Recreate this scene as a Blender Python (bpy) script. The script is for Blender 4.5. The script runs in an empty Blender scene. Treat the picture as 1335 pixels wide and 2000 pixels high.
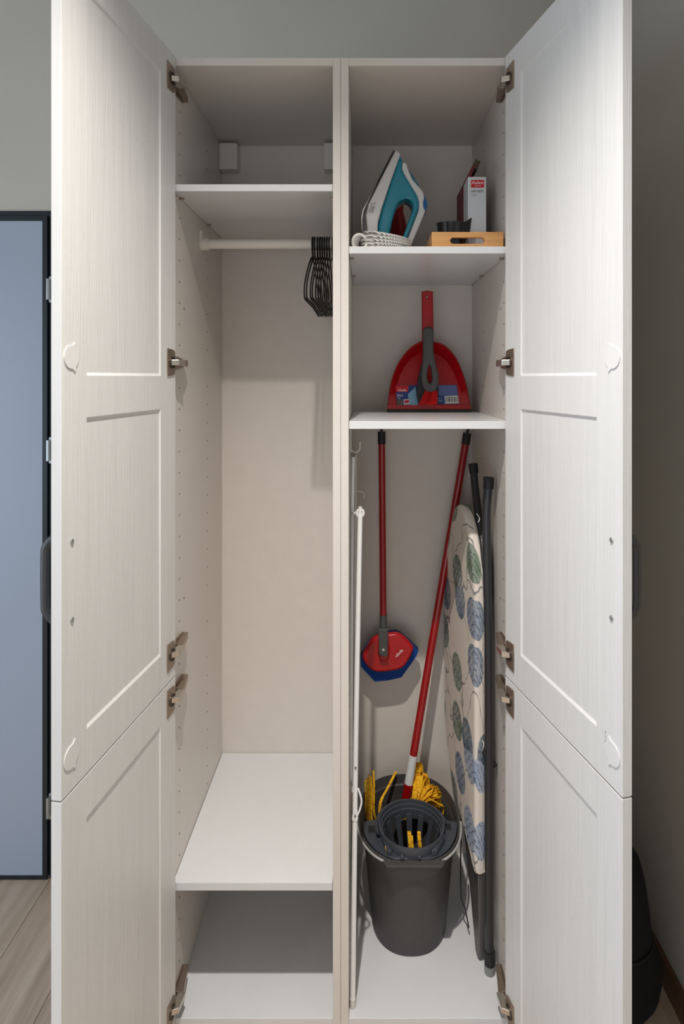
import bpy, bmesh, math, random
from mathutils import Vector, Matrix

random.seed(7)
S = bpy.context.scene
COL = S.collection
PI = math.pi

# ------------------------------------------------------------------ camera
CX, CY, CZ, F = 0.0558, -1.324, 1.554, 1139.0
cam_d = bpy.data.cameras.new('camera')
cam_d.sensor_fit = 'VERTICAL'; cam_d.sensor_height = 36.0; cam_d.sensor_width = 24.03
cam_d.lens = F / 2000.0 * 36.0
cam_d.shift_x = -45.5 / 2000.0
cam_d.shift_y = -263.0 / 2000.0
cam_d.clip_start = 0.05
cam = bpy.data.objects.new('camera', cam_d); COL.objects.link(cam)
cam.location = (CX, CY, CZ); cam.rotation_euler = (PI / 2, 0, 0)
S.camera = cam

# ------------------------------------------------------------------ world, lights, exposure
W = bpy.data.worlds.new('world'); S.world = W; W.use_nodes = True
W.node_tree.nodes['Background'].inputs[0].default_value = (0.75, 0.85, 1.0, 1)
W.node_tree.nodes['Background'].inputs[1].default_value = 1.0
S.view_settings.view_transform = 'Standard'
S.view_settings.look = 'None'
S.view_settings.exposure = 0.25
S.view_settings.gamma = 1.0
S.view_settings.use_curve_mapping = False

def spot(name, loc, watts, color, angle, blend, radius, aim=None):
    d = bpy.data.lights.new(name, 'SPOT'); d.energy = watts; d.color = color
    d.spot_size = math.radians(angle); d.spot_blend = blend; d.shadow_soft_size = radius
    o = bpy.data.objects.new(name, d); COL.objects.link(o); o.location = loc
    if aim:
        o.rotation_euler = (Vector(aim) - Vector(loc)).to_track_quat('-Z', 'Y').to_euler()
    return o
def area(name, loc, aim, sx, sy, watts, color):
    d = bpy.data.lights.new(name, 'AREA'); d.energy = watts; d.color = color
    d.shape = 'RECTANGLE'; d.size = sx; d.size_y = sy
    o = bpy.data.objects.new(name, d); COL.objects.link(o); o.location = loc
    o.rotation_euler = (Vector(aim) - Vector(loc)).to_track_quat('-Z', 'Y').to_euler()
    return o
CEIL = 2.76
spot('ceiling_and_fill_spot', (-0.05, -0.81, 2.752), 150, (1.0, 0.945, 0.885), 111, 1.0, 0.022)
spot('ceiling_and_fill_spot', (-1.3, -1.9, 2.752), 26, (1.0, 0.86, 0.70), 150, 1.0, 0.05)  # unseen spot added as warm fill for the room
spot('ceiling_and_fill_spot', (0.1, -2.7, 2.752), 10, (1.0, 0.86, 0.70), 150, 1.0, 0.05)  # second added fill spot, behind the camera
# daylight through the left window, then fill from an opening added behind the camera
area('daylight_and_fill', (-2.85, -1.3, 1.15), (0.0, -0.9, 0.9), 1.9, 1.9, 28, (0.61, 0.80, 1.0))
area('daylight_and_fill', (-0.6, -3.55, 0.85), (-0.2, 0.0, 0.8), 2.2, 1.3, 8, (0.96, 0.97, 1.0))  # added soft fill from the camera side

# ------------------------------------------------------------------ materials
def newmat(name):
    m = bpy.data.materials.new(name); m.use_nodes = True
    return m, m.node_tree.nodes, m.node_tree.links, m.node_tree.nodes['Principled BSDF']
def lin(c):
    return tuple(((v / 255.0) / 12.92 if v <= 10 else ((v / 255.0 + 0.055) / 1.055) ** 2.4) for v in c) + (1.0,)
def plain(name, rgb, rough=0.5, metal=0.0, spec=0.5, var=0.06, scale=(30, 30, 30), bump=0.0, bscale=None, coat=0.0):
    """solid colour with a little noise in tone and relief (rgb in 0..255 sRGB)"""
    m, n, l, b = newmat(name)
    tc = n.new('ShaderNodeTexCoord'); mp = n.new('ShaderNodeMapping'); mp.inputs['Scale'].default_value = scale
    nz = n.new('ShaderNodeTexNoise'); nz.inputs['Scale'].default_value = 1.0; nz.inputs['Detail'].default_value = 4
    l.new(tc.outputs['Object'], mp.inputs['Vector']); l.new(mp.outputs['Vector'], nz.inputs['Vector'])
    r = n.new('ShaderNodeValToRGB'); c = lin(rgb)
    r.color_ramp.elements[0].position = 0.3; r.color_ramp.elements[1].position = 0.7
    r.color_ramp.elements[0].color = tuple(v * (1 - var) for v in c[:3]) + (1,)
    r.color_ramp.elements[1].color = tuple(min(1, v * (1 + var)) for v in c[:3]) + (1,)
    l.new(nz.outputs['Fac'], r.inputs['Fac']); l.new(r.outputs['Color'], b.inputs['Base Color'])
    b.inputs['Roughness'].default_value = rough; b.inputs['Metallic'].default_value = metal
    b.inputs['Specular IOR Level'].default_value = spec
    b.inputs['Coat Weight'].default_value = coat
    if bump:
        n2 = n.new('ShaderNodeTexNoise'); n2.inputs['Scale'].default_value = 1.0; n2.inputs['Detail'].default_value = 6
        m2 = n.new('ShaderNodeMapping'); m2.inputs['Scale'].default_value = bscale or scale
        l.new(tc.outputs['Object'], m2.inputs['Vector']); l.new(m2.outputs['Vector'], n2.inputs['Vector'])
        bp = n.new('ShaderNodeBump'); bp.inputs['Strength'].default_value = bump; bp.inputs['Distance'].default_value = 0.001
        l.new(n2.outputs['Fac'], bp.inputs['Height']); l.new(bp.outputs['Normal'], b.inputs['Normal'])
    return m

M = {}
M['door'] = plain('white_grained_foil', (214, 213, 211), 0.42, var=0.03, scale=(70, 70, 3.0), bump=0.55, bscale=(420, 420, 9))
M['melamine'] = plain('white_melamine_warm_bounce', (212, 206, 199), 0.30, var=0.01, bump=0.08, bscale=(900, 900, 900))  # warm bounce from the floor is put into this white
M['shelf_white'] = plain('white_melamine_no_bounce', (212, 213, 214), 0.22, var=0.01, bump=0.05, bscale=(900, 900, 900))  # same white as the side panels, without their painted bounce warmth
M['edge'] = plain('white_edge_band', (224, 220, 214), 0.4, var=0.03, scale=(60, 60, 3), bump=0.3, bscale=(500, 500, 10))
M['backpanel'] = plain('white_back_panel_warm_bounce', (218, 210, 201), 0.5, var=0.02, scale=(25, 25, 25), bump=0.1, bscale=(700, 700, 700))  # warm bounced light painted into the back panel colour
M['wall'] = plain('grey_wall_paint', (191, 186, 175), 0.85, var=0.02, scale=(4, 4, 4), bump=0.15, bscale=(260, 260, 260))
M['ceiling'] = plain('white_ceiling_paint', (232, 230, 226), 0.9, var=0.01)
M['nickel'] = plain('brushed_nickel', (168, 152, 138), 0.38, 0.9, var=0.08, scale=(200, 200, 40))
M['nickel_bright'] = plain('bright_nickel', (205, 198, 188), 0.25, 0.9, var=0.05, scale=(200, 200, 40))
M['cover_white'] = plain('white_bore_cover_plastic', (216, 215, 213), 0.45, var=0.01)
M['dark_hole'] = plain('dark_peg_hole', (70, 62, 54), 0.9)
M['black_plastic'] = plain('black_plastic', (22, 22, 23), 0.35, var=0.1)
M['black_frame'] = plain('black_door_frame_lacquer', (22, 29, 35), 0.35, var=0.08)
M['door_leaf'] = plain('grey_satin_door_leaf', (160, 169, 184), 0.32, var=0.02, scale=(500, 500, 500), bump=0.1, bscale=(900, 900, 900))
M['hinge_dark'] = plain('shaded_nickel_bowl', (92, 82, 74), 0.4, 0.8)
M['steel'] = plain('zinc_steel', (190, 195, 195), 0.3, 0.9)
M['handle'] = plain('dark_grey_handle', (58, 57, 56), 0.4, 0.3, var=0.1, scale=(300, 300, 300))
M['white_plastic'] = plain('white_plastic', (226, 222, 216), 0.35, var=0.01)
M['rail'] = plain('cream_rail_enamel', (228, 222, 213), 0.35, var=0.01)
M['rack'] = plain('white_rack_enamel', (232, 231, 230), 0.3, var=0.02)
M['rack_foot'] = plain('beige_foot_plastic', (206, 200, 190), 0.4)
M['red'] = plain('red_plastic', (172, 6, 16), 0.34, var=0.08)
M['red_tube'] = plain('red_lacquered_tube', (152, 5, 10), 0.3, var=0.06, coat=0.3)
M['grey_rubber'] = plain('grey_soft_rubber', (72, 72, 70), 0.6, var=0.05)
M['dark_rubber'] = plain('black_rubber', (26, 25, 26), 0.6)
M['bristle'] = plain('red_bristle', (200, 14, 20), 0.6, var=0.2, scale=(400, 400, 400))
M['blue_pad'] = plain('blue_scouring_pad', (14, 62, 138), 0.95, var=0.3, scale=(500, 500, 500), bump=0.8, bscale=(600, 600, 600))
M['bucket'] = plain('charcoal_plastic', (66, 64, 64), 0.55, var=0.06, scale=(60, 60, 60), bump=0.25, bscale=(500, 500, 500))
M['wringer'] = plain('slate_grey_plastic', (62, 66, 73), 0.35, var=0.06)
M['bail'] = plain('light_grey_handle_plastic', (168, 167, 164), 0.35)
M['leg'] = plain('dark_grey_leg_lacquer', (47, 47, 50), 0.3, 0.2, var=0.06)
M['tail'] = plain('brown_grey_metal_strip', (96, 92, 92), 0.45, 0.3, var=0.05)
M['cap_grey'] = plain('grey_foot_plastic', (128, 130, 128), 0.5)
M['teal'] = plain('teal_plastic', (22, 136, 158), 0.28, var=0.03, coat=0.3)
M['teal_dark'] = plain('dark_teal_plastic', (8, 104, 128), 0.25, var=0.03, coat=0.4)
M['blue'] = plain('blue_plastic', (10, 104, 172), 0.3)
M['iron_white'] = plain('iron_white_plastic', (224, 221, 217), 0.3, var=0.01)
M['sole'] = plain('dark_sole_edge', (34, 34, 36), 0.4)
M['sole_metal'] = plain('sole_metal', (140, 136, 134), 0.3, 0.7)
M['ink_grey'] = plain('grey_print_ink', (120, 118, 116), 0.6)
M['ink_dark'] = plain('dark_print_ink', (48, 50, 56), 0.6)
M['ink_white'] = plain('white_print_ink', (236, 232, 232), 0.5)
M['ink_red'] = plain('red_print_ink', (206, 20, 32), 0.5)
M['ink_blue'] = plain('blue_print_ink', (26, 62, 128), 0.45)
M['ink_lightblue'] = plain('pale_blue_print_ink', (132, 178, 208), 0.45, var=0.12, scale=(40, 40, 40))
M['ink_steel'] = plain('blue_grey_print_ink', (96, 112, 168), 0.5, var=0.2, scale=(600, 60, 300))
M['carton'] = plain('white_carton', (206, 210, 214), 0.5, var=0.02)
M['red_carton'] = plain('dark_red_carton', (112, 40, 42), 0.55, var=0.15, scale=(60, 60, 30))
M['carton_edge'] = plain('olive_carton_edge', (86, 80, 66), 0.7, var=0.15)
M['black_dish'] = plain('glossy_black_dish_plastic', (14, 14, 15), 0.22, var=0.1)
M['bag'] = plain('black_bag_fabric', (12, 12, 12), 0.9, var=0.2, scale=(200, 200, 200), bump=0.4, bscale=(500, 500, 500))
M['red_bottle'] = plain('dark_red_bottle', (150, 14, 22), 0.3, var=0.05)
M['white_label'] = plain('white_tube_label', (214, 214, 212), 0.45, var=0.12, scale=(300, 300, 120))

def wood(name, c0, c1, scale, rough, rnd=0.0, bump=0.2):
    m, n, l, b = newmat(name)
    tc = n.new('ShaderNodeTexCoord'); mp = n.new('ShaderNodeMapping'); mp.inputs['Scale'].default_value = scale
    oi = n.new('ShaderNodeObjectInfo')
    add = n.new('ShaderNodeVectorMath'); add.operation = 'ADD'
    mul = n.new('ShaderNodeVectorMath'); mul.operation = 'SCALE'; mul.inputs['Scale'].default_value = 9.0
    cmb = n.new('ShaderNodeCombineXYZ')
    l.new(oi.outputs['Random'], cmb.inputs[0]); l.new(oi.outputs['Random'], cmb.inputs[1]); l.new(oi.outputs['Random'], cmb.inputs[2])
    l.new(cmb.outputs[0], mul.inputs[0]); l.new(tc.outputs['Object'], mp.inputs['Vector'])
    l.new(mp.outputs['Vector'], add.inputs[0]); l.new(mul.outputs[0], add.inputs[1])
    nz = n.new('ShaderNodeTexNoise'); nz.inputs['Scale'].default_value = 1; nz.inputs['Detail'].default_value = 8; nz.inputs['Roughness'].default_value = 0.65
    l.new(add.outputs[0], nz.inputs['Vector'])
    r = n.new('ShaderNodeValToRGB'); r.color_ramp.elements[0].position = 0.3; r.color_ramp.elements[1].position = 0.72
    r.color_ramp.elements[0].color = lin(c0); r.color_ramp.elements[1].color = lin(c1)
    l.new(nz.outputs['Fac'], r.inputs['Fac'])
    hsv = n.new('ShaderNodeHueSaturation')
    mr = n.new('ShaderNodeMapRange'); mr.inputs[3].default_value = 1 - rnd; mr.inputs[4].default_value = 1 + rnd
    l.new(oi.outputs['Random'], mr.inputs[0]); l.new(mr.outputs[0], hsv.inputs['Value'])
    l.new(r.outputs['Color'], hsv.inputs['Color']); l.new(hsv.outputs['Color'], b.inputs['Base Color'])
    b.inputs['Roughness'].default_value = rough
    bp = n.new('ShaderNodeBump'); bp.inputs['Strength'].default_value = bump; bp.inputs['Distance'].default_value = 0.001
    l.new(nz.outputs['Fac'], bp.inputs['Height']); l.new(bp.outputs['Normal'], b.inputs['Normal'])
    return m
M['floor_wood'] = wood('greige_oak_laminate', (172, 148, 126), (216, 196, 174), (26, 1.6, 26), 0.45, 0.07)
M['floor_base'] = plain('dark_subfloor', (60, 50, 42), 0.8)
M['base_wood'] = wood('brown_skirting_wood', (88, 62, 42), (118, 86, 58), (3, 3, 60), 0.45)
M['bamboo'] = wood('bamboo', (188, 132, 76), (216, 166, 106), (9, 60, 90), 0.45)

# perforated yellow mop fleece
m, n, l, b = newmat('yellow_mop_fleece')
tc = n.new('ShaderNodeTexCoord'); vo = n.new('ShaderNodeTexVoronoi'); vo.inputs['Scale'].default_value = 190
l.new(tc.outputs['Object'], vo.inputs['Vector'])
r = n.new('ShaderNodeValToRGB'); r.color_ramp.elements[0].position = 0.28; r.color_ramp.elements[1].position = 0.40
r.color_ramp.elements[0].color = lin((196, 96, 14)); r.color_ramp.elements[1].color = lin((240, 186, 22))
l.new(vo.outputs['Distance'], r.inputs['Fac']); l.new(r.outputs['Color'], b.inputs['Base Color']); b.inputs['Roughness'].default_value = 0.85
M['yellow'] = m

# braided power cord : diagonal grey / white flecks
m, n, l, b = newmat('braided_cord')
tc = n.new('ShaderNodeTexCoord'); wv = n.new('ShaderNodeTexWave'); wv.inputs['Scale'].default_value = 90; wv.bands_direction = 'DIAGONAL'
wv.inputs['Distortion'].default_value = 1.5
l.new(tc.outputs['Object'], wv.inputs['Vector'])
r = n.new('ShaderNodeValToRGB'); r.color_ramp.elements[0].position = 0.25; r.color_ramp.elements[1].position = 0.5
r.color_ramp.elements[0].color = lin((120, 118, 116)); r.color_ramp.elements[1].color = lin((222, 218, 212))
l.new(wv.outputs['Fac'], r.inputs['Fac']); l.new(r.outputs['Color'], b.inputs['Base Color']); b.inputs['Roughness'].default_value = 0.8
M['cord'] = m

# ironing board cover : upright blue and green leaves with dark veins on off-white cloth
def leaf_cloth():
    m, n, l, b = newmat('leaf_print_cotton')
    tc = n.new('ShaderNodeTexCoord'); sep = n.new('ShaderNodeSeparateXYZ'); l.new(tc.outputs['Object'], sep.inputs[0])
    def leaf_layer(sy, sz, off, lo, hi):
        mp = n.new('ShaderNodeCombineXYZ')
        def lini(src, k, o):
            a = n.new('ShaderNodeMath'); a.operation = 'MULTIPLY_ADD'; a.inputs[1].default_value = k; a.inputs[2].default_value = o
            l.new(src, a.inputs[0]); return a.outputs[0]
        sx = n.new('ShaderNodeMath'); sx.operation = 'ADD'      # wrap the print round the edge: y + 2x
        l.new(sep.outputs[1], sx.inputs[0])
        xx = n.new('ShaderNodeMath'); xx.operation = 'MULTIPLY'; xx.inputs[1].default_value = 2.0
        l.new(sep.outputs[0], xx.inputs[0]); l.new(xx.outputs[0], sx.inputs[1])
        l.new(lini(sx.outputs[0], sy, off), mp.inputs[0]); l.new(lini(sep.outputs[2], sz, off * 1.7), mp.inputs[1])
        v = n.new('ShaderNodeTexVoronoi'); v.voronoi_dimensions = '2D'; v.inputs['Scale'].default_value = 1; v.inputs['Randomness'].default_value = 0.75
        l.new(mp.outputs[0], v.inputs['Vector'])
        mask = n.new('ShaderNodeMapRange'); mask.inputs[1].default_value = lo; mask.inputs[2].default_value = hi
        mask.inputs[3].default_value = 1; mask.inputs[4].default_value = 0
        l.new(v.outputs['Distance'], mask.inputs[0])
        return v, mask, mp
    v1, k1, mp1 = leaf_layer(10.5, 7.4, 3.1, 0.36, 0.375)
    hue = n.new('ShaderNodeSeparateColor'); l.new(v1.outputs['Color'], hue.inputs[0])
    ramp = n.new('ShaderNodeValToRGB'); ramp.color_ramp.interpolation = 'CONSTANT'
    cs = [(0.0, (110, 126, 146)), (0.25, (104, 122, 98)), (0.42, (150, 164, 188)), (0.6, (66, 92, 108)), (0.74, (132, 148, 112)), (0.87, (122, 138, 164))]
    while len(ramp.color_ramp.elements) < len(cs): ramp.color_ramp.elements.new(0.5)
    for e, (p, c) in zip(ramp.color_ramp.elements, cs): e.position = p; e.color = lin(c)
    l.new(hue.outputs[0], ramp.inputs['Fac'])
    gn = n.new('ShaderNodeTexNoise'); gn.inputs['Scale'].default_value = 2.2; gn.inputs['Detail'].default_value = 5; l.new(mp1.outputs[0], gn.inputs['Vector'])
    gr = n.new('ShaderNodeMapRange'); gr.inputs[1].default_value = 0.35; gr.inputs[2].default_value = 0.7; gr.inputs[3].default_value = 0.0; gr.inputs[4].default_value = 0.55; l.new(gn.outputs['Fac'], gr.inputs[0])
    lg = n.new('ShaderNodeMix'); lg.data_type = 'RGBA'; l.new(gr.outputs[0], lg.inputs[0]); l.new(ramp.outputs['Color'], lg.inputs[6]); lg.inputs[7].default_value = lin((206, 206, 208))
    # veins inside the leaves
    wv = n.new('ShaderNodeTexWave'); wv.inputs['Scale'].default_value = 3.4; wv.inputs['Distortion'].default_value = 6.0; wv.inputs['Detail'].default_value = 4; wv.inputs['Detail Scale'].default_value = 2.2
    wv.bands_direction = 'DIAGONAL'; l.new(mp1.outputs[0], wv.inputs['Vector'])
    vm = n.new('ShaderNodeMapRange'); vm.inputs[1].default_value = 0.84; vm.inputs[2].default_value = 0.93; vm.inputs[3].default_value = 0; vm.inputs[4].default_value = 0.6
    l.new(wv.outputs['Fac'], vm.inputs[0])
    lc = n.new('ShaderNodeMix'); lc.data_type = 'RGBA'; l.new(vm.outputs[0], lc.inputs[0]); l.new(lg.outputs[2], lc.inputs[6]); lc.inputs[7].default_value = lin((34, 48, 66))
    # thin stems between the leaves
    st = n.new('ShaderNodeTexVoronoi'); st.voronoi_dimensions = '2D'; st.feature = 'DISTANCE_TO_EDGE'; st.inputs['Scale'].default_value = 0.9
    dn = n.new('ShaderNodeTexNoise'); dn.inputs['Scale'].default_value = 1.6; l.new(mp1.outputs[0], dn.inputs['Vector'])
    dm = n.new('ShaderNodeVectorMath'); dm.operation = 'MULTIPLY_ADD'; dm.inputs[1].default_value = (0.9, 0.9, 0); l.new(dn.outputs['Color'], dm.inputs[0]); l.new(mp1.outputs[0], dm.inputs[2])
    l.new(dm.outputs[0], st.inputs['Vector'])
    sm = n.new('ShaderNodeMapRange'); sm.inputs[1].default_value = 0.008; sm.inputs[2].default_value = 0.02; sm.inputs[3].default_value = 0.75; sm.inputs[4].default_value = 0
    l.new(st.outputs['Distance'], sm.inputs[0])
    bg = n.new('ShaderNodeMix'); bg.data_type = 'RGBA'; l.new(sm.outputs[0], bg.inputs[0]); bg.inputs[6].default_value = lin((222, 213, 203)); bg.inputs[7].default_value = lin((70, 74, 78))
    fin = n.new('ShaderNodeMix'); fin.data_type = 'RGBA'; l.new(k1.outputs[0], fin.inputs[0]); l.new(bg.outputs[2], fin.inputs[6]); l.new(lc.outputs[2], fin.inputs[7])
    l.new(fin.outputs[2], b.inputs['Base Color']); b.inputs['Roughness'].default_value = 0.85
    nz = n.new('ShaderNodeTexNoise'); nz.inputs['Scale'].default_value = 28; l.new(tc.outputs['Object'], nz.inputs['Vector'])
    bp = n.new('ShaderNodeBump'); bp.inputs['Strength'].default_value = 0.35; bp.inputs['Distance'].default_value = 0.004
    l.new(nz.outputs['Fac'], bp.inputs['Height']); l.new(bp.outputs['Normal'], b.inputs['Normal'])
    return m
M['leaf'] = leaf_cloth()

# ------------------------------------------------------------------ helpers
ORG = {}                                   # object name -> world position of its thing's base
def thing(name, label, cat, loc=(0, 0, 0), group=None):
    o = bpy.data.objects.new(name, None); COL.objects.link(o); o.empty_display_size = 0.05
    o.location = loc; o['label'] = label; o['category'] = cat
    if group: o['group'] = group
    ORG[o.name] = Vector(loc)
    return o
def P(px, py, Y):                          # a point of the photograph at depth Y, in metres
    d = Y - CY
    return Vector((CX + (px - 713.0) / F * d, Y, CZ - (py - 737.0) / F * d))

def finish(me, name, mat, parent=None, bevel=0.0, seg=2, smooth=False, kind=None, label=None):
    off = ORG[parent.name] if parent is not None else Vector((0, 0, 0))
    if off.length > 0: me.transform(Matrix.Translation(-off))
    me.name = name; me.materials.clear(); me.materials.append(M[mat] if isinstance(mat, str) else mat)
    o = bpy.data.objects.new(name, me); COL.objects.link(o)
    if parent is not None:
        o.parent = parent; ORG[o.name] = off
    else:
        ORG[o.name] = Vector((0, 0, 0))
    if smooth:
        for p in me.polygons: p.use_smooth = True
        try: me.set_sharp_from_angle(angle=math.radians(38))
        except Exception: pass
    if bevel:
        md = o.modifiers.new('bevel', 'BEVEL'); md.width = bevel; md.segments = seg; md.limit_method = 'ANGLE'; md.angle_limit = math.radians(40)
    if kind: o['kind'] = kind
    if label: o['label'] = label
    return o

class MB:
    def __init__(s): s.bm = bmesh.new()
    def face(s, pts):
        return s.bm.faces.new([s.bm.verts.new(p) for p in pts])
    def hexa(s, c):                        # 8 corners: 4 bottom then 4 top
        v = [s.bm.verts.new(p) for p in c]
        for q in ((3, 2, 1, 0), (4, 5, 6, 7), (0, 1, 5, 4), (1, 2, 6, 5), (2, 3, 7, 6), (3, 0, 4, 7)):
            s.bm.faces.new([v[i] for i in q])
        return s
    def box(s, x0, x1, y0, y1, z0, z1):
        return s.hexa([(x0, y0, z0), (x1, y0, z0), (x1, y1, z0), (x0, y1, z0), (x0, y0, z1), (x1, y0, z1), (x1, y1, z1), (x0, y1, z1)])
    def tube(s, pts, r, n=10, caps=True, flat=None, closed=False):
        """sweep a circle (or an ellipse: flat = (ratio, axis)) along a polyline"""
        pts = [Vector(p) for p in pts]; N = len(pts); rings = []
        rr = r if isinstance(r, (list, tuple)) else [r] * N
        up = None
        for i, p in enumerate(pts):
            if closed: t = (pts[(i + 1) % N] - pts[i - 1]).normalized()
            else: t = (pts[min(i + 1, N - 1)] - pts[max(i - 1, 0)]).normalized()
            if up is None:
                up = Vector((0, 0, 1)) if abs(t.z) < 0.9 else Vector((1, 0, 0))
                if flat: up = Vector(flat[1])
            a = t.cross(up)
            if a.length < 1e-6: a = t.cross(Vector((0, 1, 0)))
            a.normalize(); bb = a.cross(t).normalized()
            if not flat: up = bb
            k = flat[0] if flat else 1.0
            rings.append([s.bm.verts.new(p + a * math.cos(2 * PI * j / n) * rr[i] + bb * math.sin(2 * PI * j / n) * rr[i] * k) for j in range(n)])
        for i in range(N if closed else N - 1):
            A, B = rings[i], rings[(i + 1) % N]
            for j in range(n): s.bm.faces.new([A[j], A[(j + 1) % n], B[(j + 1) % n], B[j]])
        if caps and not closed:
            s.bm.faces.new(rings[0][::-1]); s.bm.faces.new(rings[-1])
        return s
    def loft(s, rings, cap0=True, cap1=True, closed=True):
        R = [[s.bm.verts.new(p) for p in ring] for ring in rings]; n = len(R[0])
        for A, B in zip(R[:-1], R[1:]):
            for j in range(n if closed else n - 1): s.bm.faces.new([A[j], A[(j + 1) % n], B[(j + 1) % n], B[j]])
        if cap0: s.bm.faces.new(R[0][::-1])
        if cap1: s.bm.faces.new(R[-1])
        return s
    def lathe(s, c, prof, n=24, cap0=True, cap1=True):
        return s.loft([[Vector((c[0] + r * math.cos(2 * PI * j / n), c[1] + r * math.sin(2 * PI * j / n), c[2] + z)) for j in range(n)] for r, z in prof], cap0, cap1)
    def prism(s, pts, d):                  # polygon in space extruded by the vector d
        d = Vector(d); pts = [Vector(p) for p in pts]
        return s.loft([pts, [p + d for p in pts]])
    def build(s, name, mat, parent=None, **k):
        bmesh.ops.recalc_face_normals(s.bm, faces=s.bm.faces)
        me = bpy.data.meshes.new(name); s.bm.to_mesh(me); s.bm.free()
        return finish(me, name, mat, parent, **k)

def crom(pts, k=6, closed=True):           # Catmull-Rom through the points
    P_ = [Vector(p) for p in pts]; n = len(P_); out = []
    for i in range(n if closed else n - 1):
        if closed: a, b_, c, d = P_[i - 1], P_[i], P_[(i + 1) % n], P_[(i + 2) % n]
        else: a, b_, c, d = P_[max(i - 1, 0)], P_[i], P_[i + 1], P_[min(i + 2, n - 1)]
        for j in range(k):
            t = j / k
            out.append(0.5 * ((2 * b_) + (c - a) * t + (2 * a - 5 * b_ + 4 * c - d) * t * t + (3 * b_ - 3 * c + d - a) * t ** 3))
    if not closed: out.append(P_[-1])
    return out
def plate_mesh(loops, half, bev=0.0, res=2):
    """2D outlines (first outer, the rest holes) -> bevelled plate, local x,y in the plane and z the thickness"""
    cu = bpy.data.curves.new('plate', 'CURVE'); cu.dimensions = '2D'; cu.fill_mode = 'BOTH'
    cu.extrude = max(half - bev, 0.00005); cu.bevel_depth = bev; cu.bevel_resolution = res; cu.offset = -bev
    for lp in loops:
        sp = cu.splines.new('POLY'); sp.points.add(len(lp) - 1)
        for q, p in zip(sp.points, lp): q.co = (p[0], p[1], 0, 1)
        sp.use_cyclic_u = True
    o = bpy.data.objects.new('plate', cu); COL.objects.link(o)
    dg = bpy.context.evaluated_depsgraph_get(); dg.update()
    me = bpy.data.meshes.new_from_object(o.evaluated_get(dg))
    bpy.data.objects.remove(o); bpy.data.curves.remove(cu)
    return me
def text_mesh(txt, size, half=0.0001, align='CENTER'):
    cu = bpy.data.curves.new('text', 'FONT'); cu.body = txt; cu.size = size; cu.extrude = half; cu.align_x = align; cu.align_y = 'CENTER'; cu.resolution_u = 3
    o = bpy.data.objects.new('text', cu); COL.objects.link(o)
    dg = bpy.context.evaluated_depsgraph_get(); dg.update()
    me = bpy.data.meshes.new_from_object(o.evaluated_get(dg))
    bpy.data.objects.remove(o); bpy.data.curves.remove(cu)
    return me
def basis(o, ex, ey, ez):
    m4 = Matrix.Identity(4)
    for i in range(3): m4[i][0], m4[i][1], m4[i][2], m4[i][3] = ex[i], ey[i], ez[i], o[i]
    return m4
def upright(Y):                            # plate x -> X, plate y -> Z, thickness -> towards the viewer, at depth Y
    return basis((0, Y, 0), (1, 0, 0), (0, 0, 1), (0, -1, 0))
def front_plate(loops, Y, half, name, mat, parent, bev=0.0, vf=None, **k):
    me = plate_mesh([[(p[0], p[-1]) for p in lp] for lp in loops], half, bev); me.transform(upright(Y))
    if vf:
        for v in me.vertices: v.co = vf(v.co)
    return finish(me, name, mat, parent, **k)
def zpoly(pts, x0, y0, s, Y):              # points of a blown-up detail of the photograph -> world
    return [P(x0 + p[0] / s, y0 + p[1] / s, Y) for p in pts]

# ------------------------------------------------------------------ setting
XR, YB, XL, YF = 0.825, 0.492, -2.7, -3.4
def struct(name, mb, mat, **k): return mb.build(name, mat, kind='structure', **k)
floor = struct('floor', MB().box(XL, XR, YF, YB, -0.05, -0.010), 'floor_base')
pw = 0.178
pme = {}
x = -0.919 - pw * 10
col = 0
while x < XR:
    y = YF - (col * 0.43) % 1.2
    while y < YB:
        y0, y1, xa, xb = max(y, YF), min(y + 1.2, YB), max(x, XL), min(x + pw, XR)
        if y1 - y0 > 0.02 and xb - xa > 0.01:
            key = (round(y1 - y0, 3), round(xb - xa, 3))
            if key not in pme:
                mb = MB().box(0.0006, xb - xa - 0.0006, 0.0006, y1 - y0 - 0.0006, -0.010, 0.0)
                bmesh.ops.bevel(mb.bm, geom=[e for e in mb.bm.edges if all(v.co.z > -0.001 for v in e.verts)], offset=0.0008, segments=1, affect='EDGES')
                bmesh.ops.recalc_face_normals(mb.bm, faces=mb.bm.faces)
                me = bpy.data.meshes.new('floor_plank'); mb.bm.to_mesh(me); mb.bm.free(); me.materials.append(M['floor_wood']); pme[key] = me
            o = bpy.data.objects.new('floor_plank', pme[key]); COL.objects.link(o); o.parent = floor; o.location = (xa, y0, 0)
        y += 1.2
    x += pw; col += 1
# back wall with an opening for the black-framed door
DX0, DX1, DTOP = -1.86, -0.895, 2.071
mb = MB(); mb.box(XL - 0.1, DX0, YB, YB + 0.12, 0, CEIL); mb.box(DX0, DX1, YB, YB + 0.12, DTOP, CEIL); mb.box(DX1, XR + 0.1, YB, YB + 0.12, 0, CEIL)
struct('wall_back', mb, 'wall')
struct('wall_right', MB().box(XR, XR + 0.1, YF - 0.1, YB, 0, CEIL), 'wall')
mb = MB()                                   # left wall with a window opening
mb.box(XL - 0.1, XL, YF - 0.1, -2.3, 0, CEIL); mb.box(XL - 0.1, XL, -0.3, YB, 0, CEIL)
mb.box(XL - 0.1, XL, -2.3, -0.3, 0, 0.12); mb.box(XL - 0.1, XL, -2.3, -0.3, 2.2, CEIL)
struct('wall_left', mb, 'wall')
mb = MB()                                   # wall behind the photographer with a wide opening added to let fill light in
mb.box(XL, -1.75, YF - 0.1, YF, 0, CEIL); mb.box(0.55, XR, YF - 0.1, YF, 0, CEIL)
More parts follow.
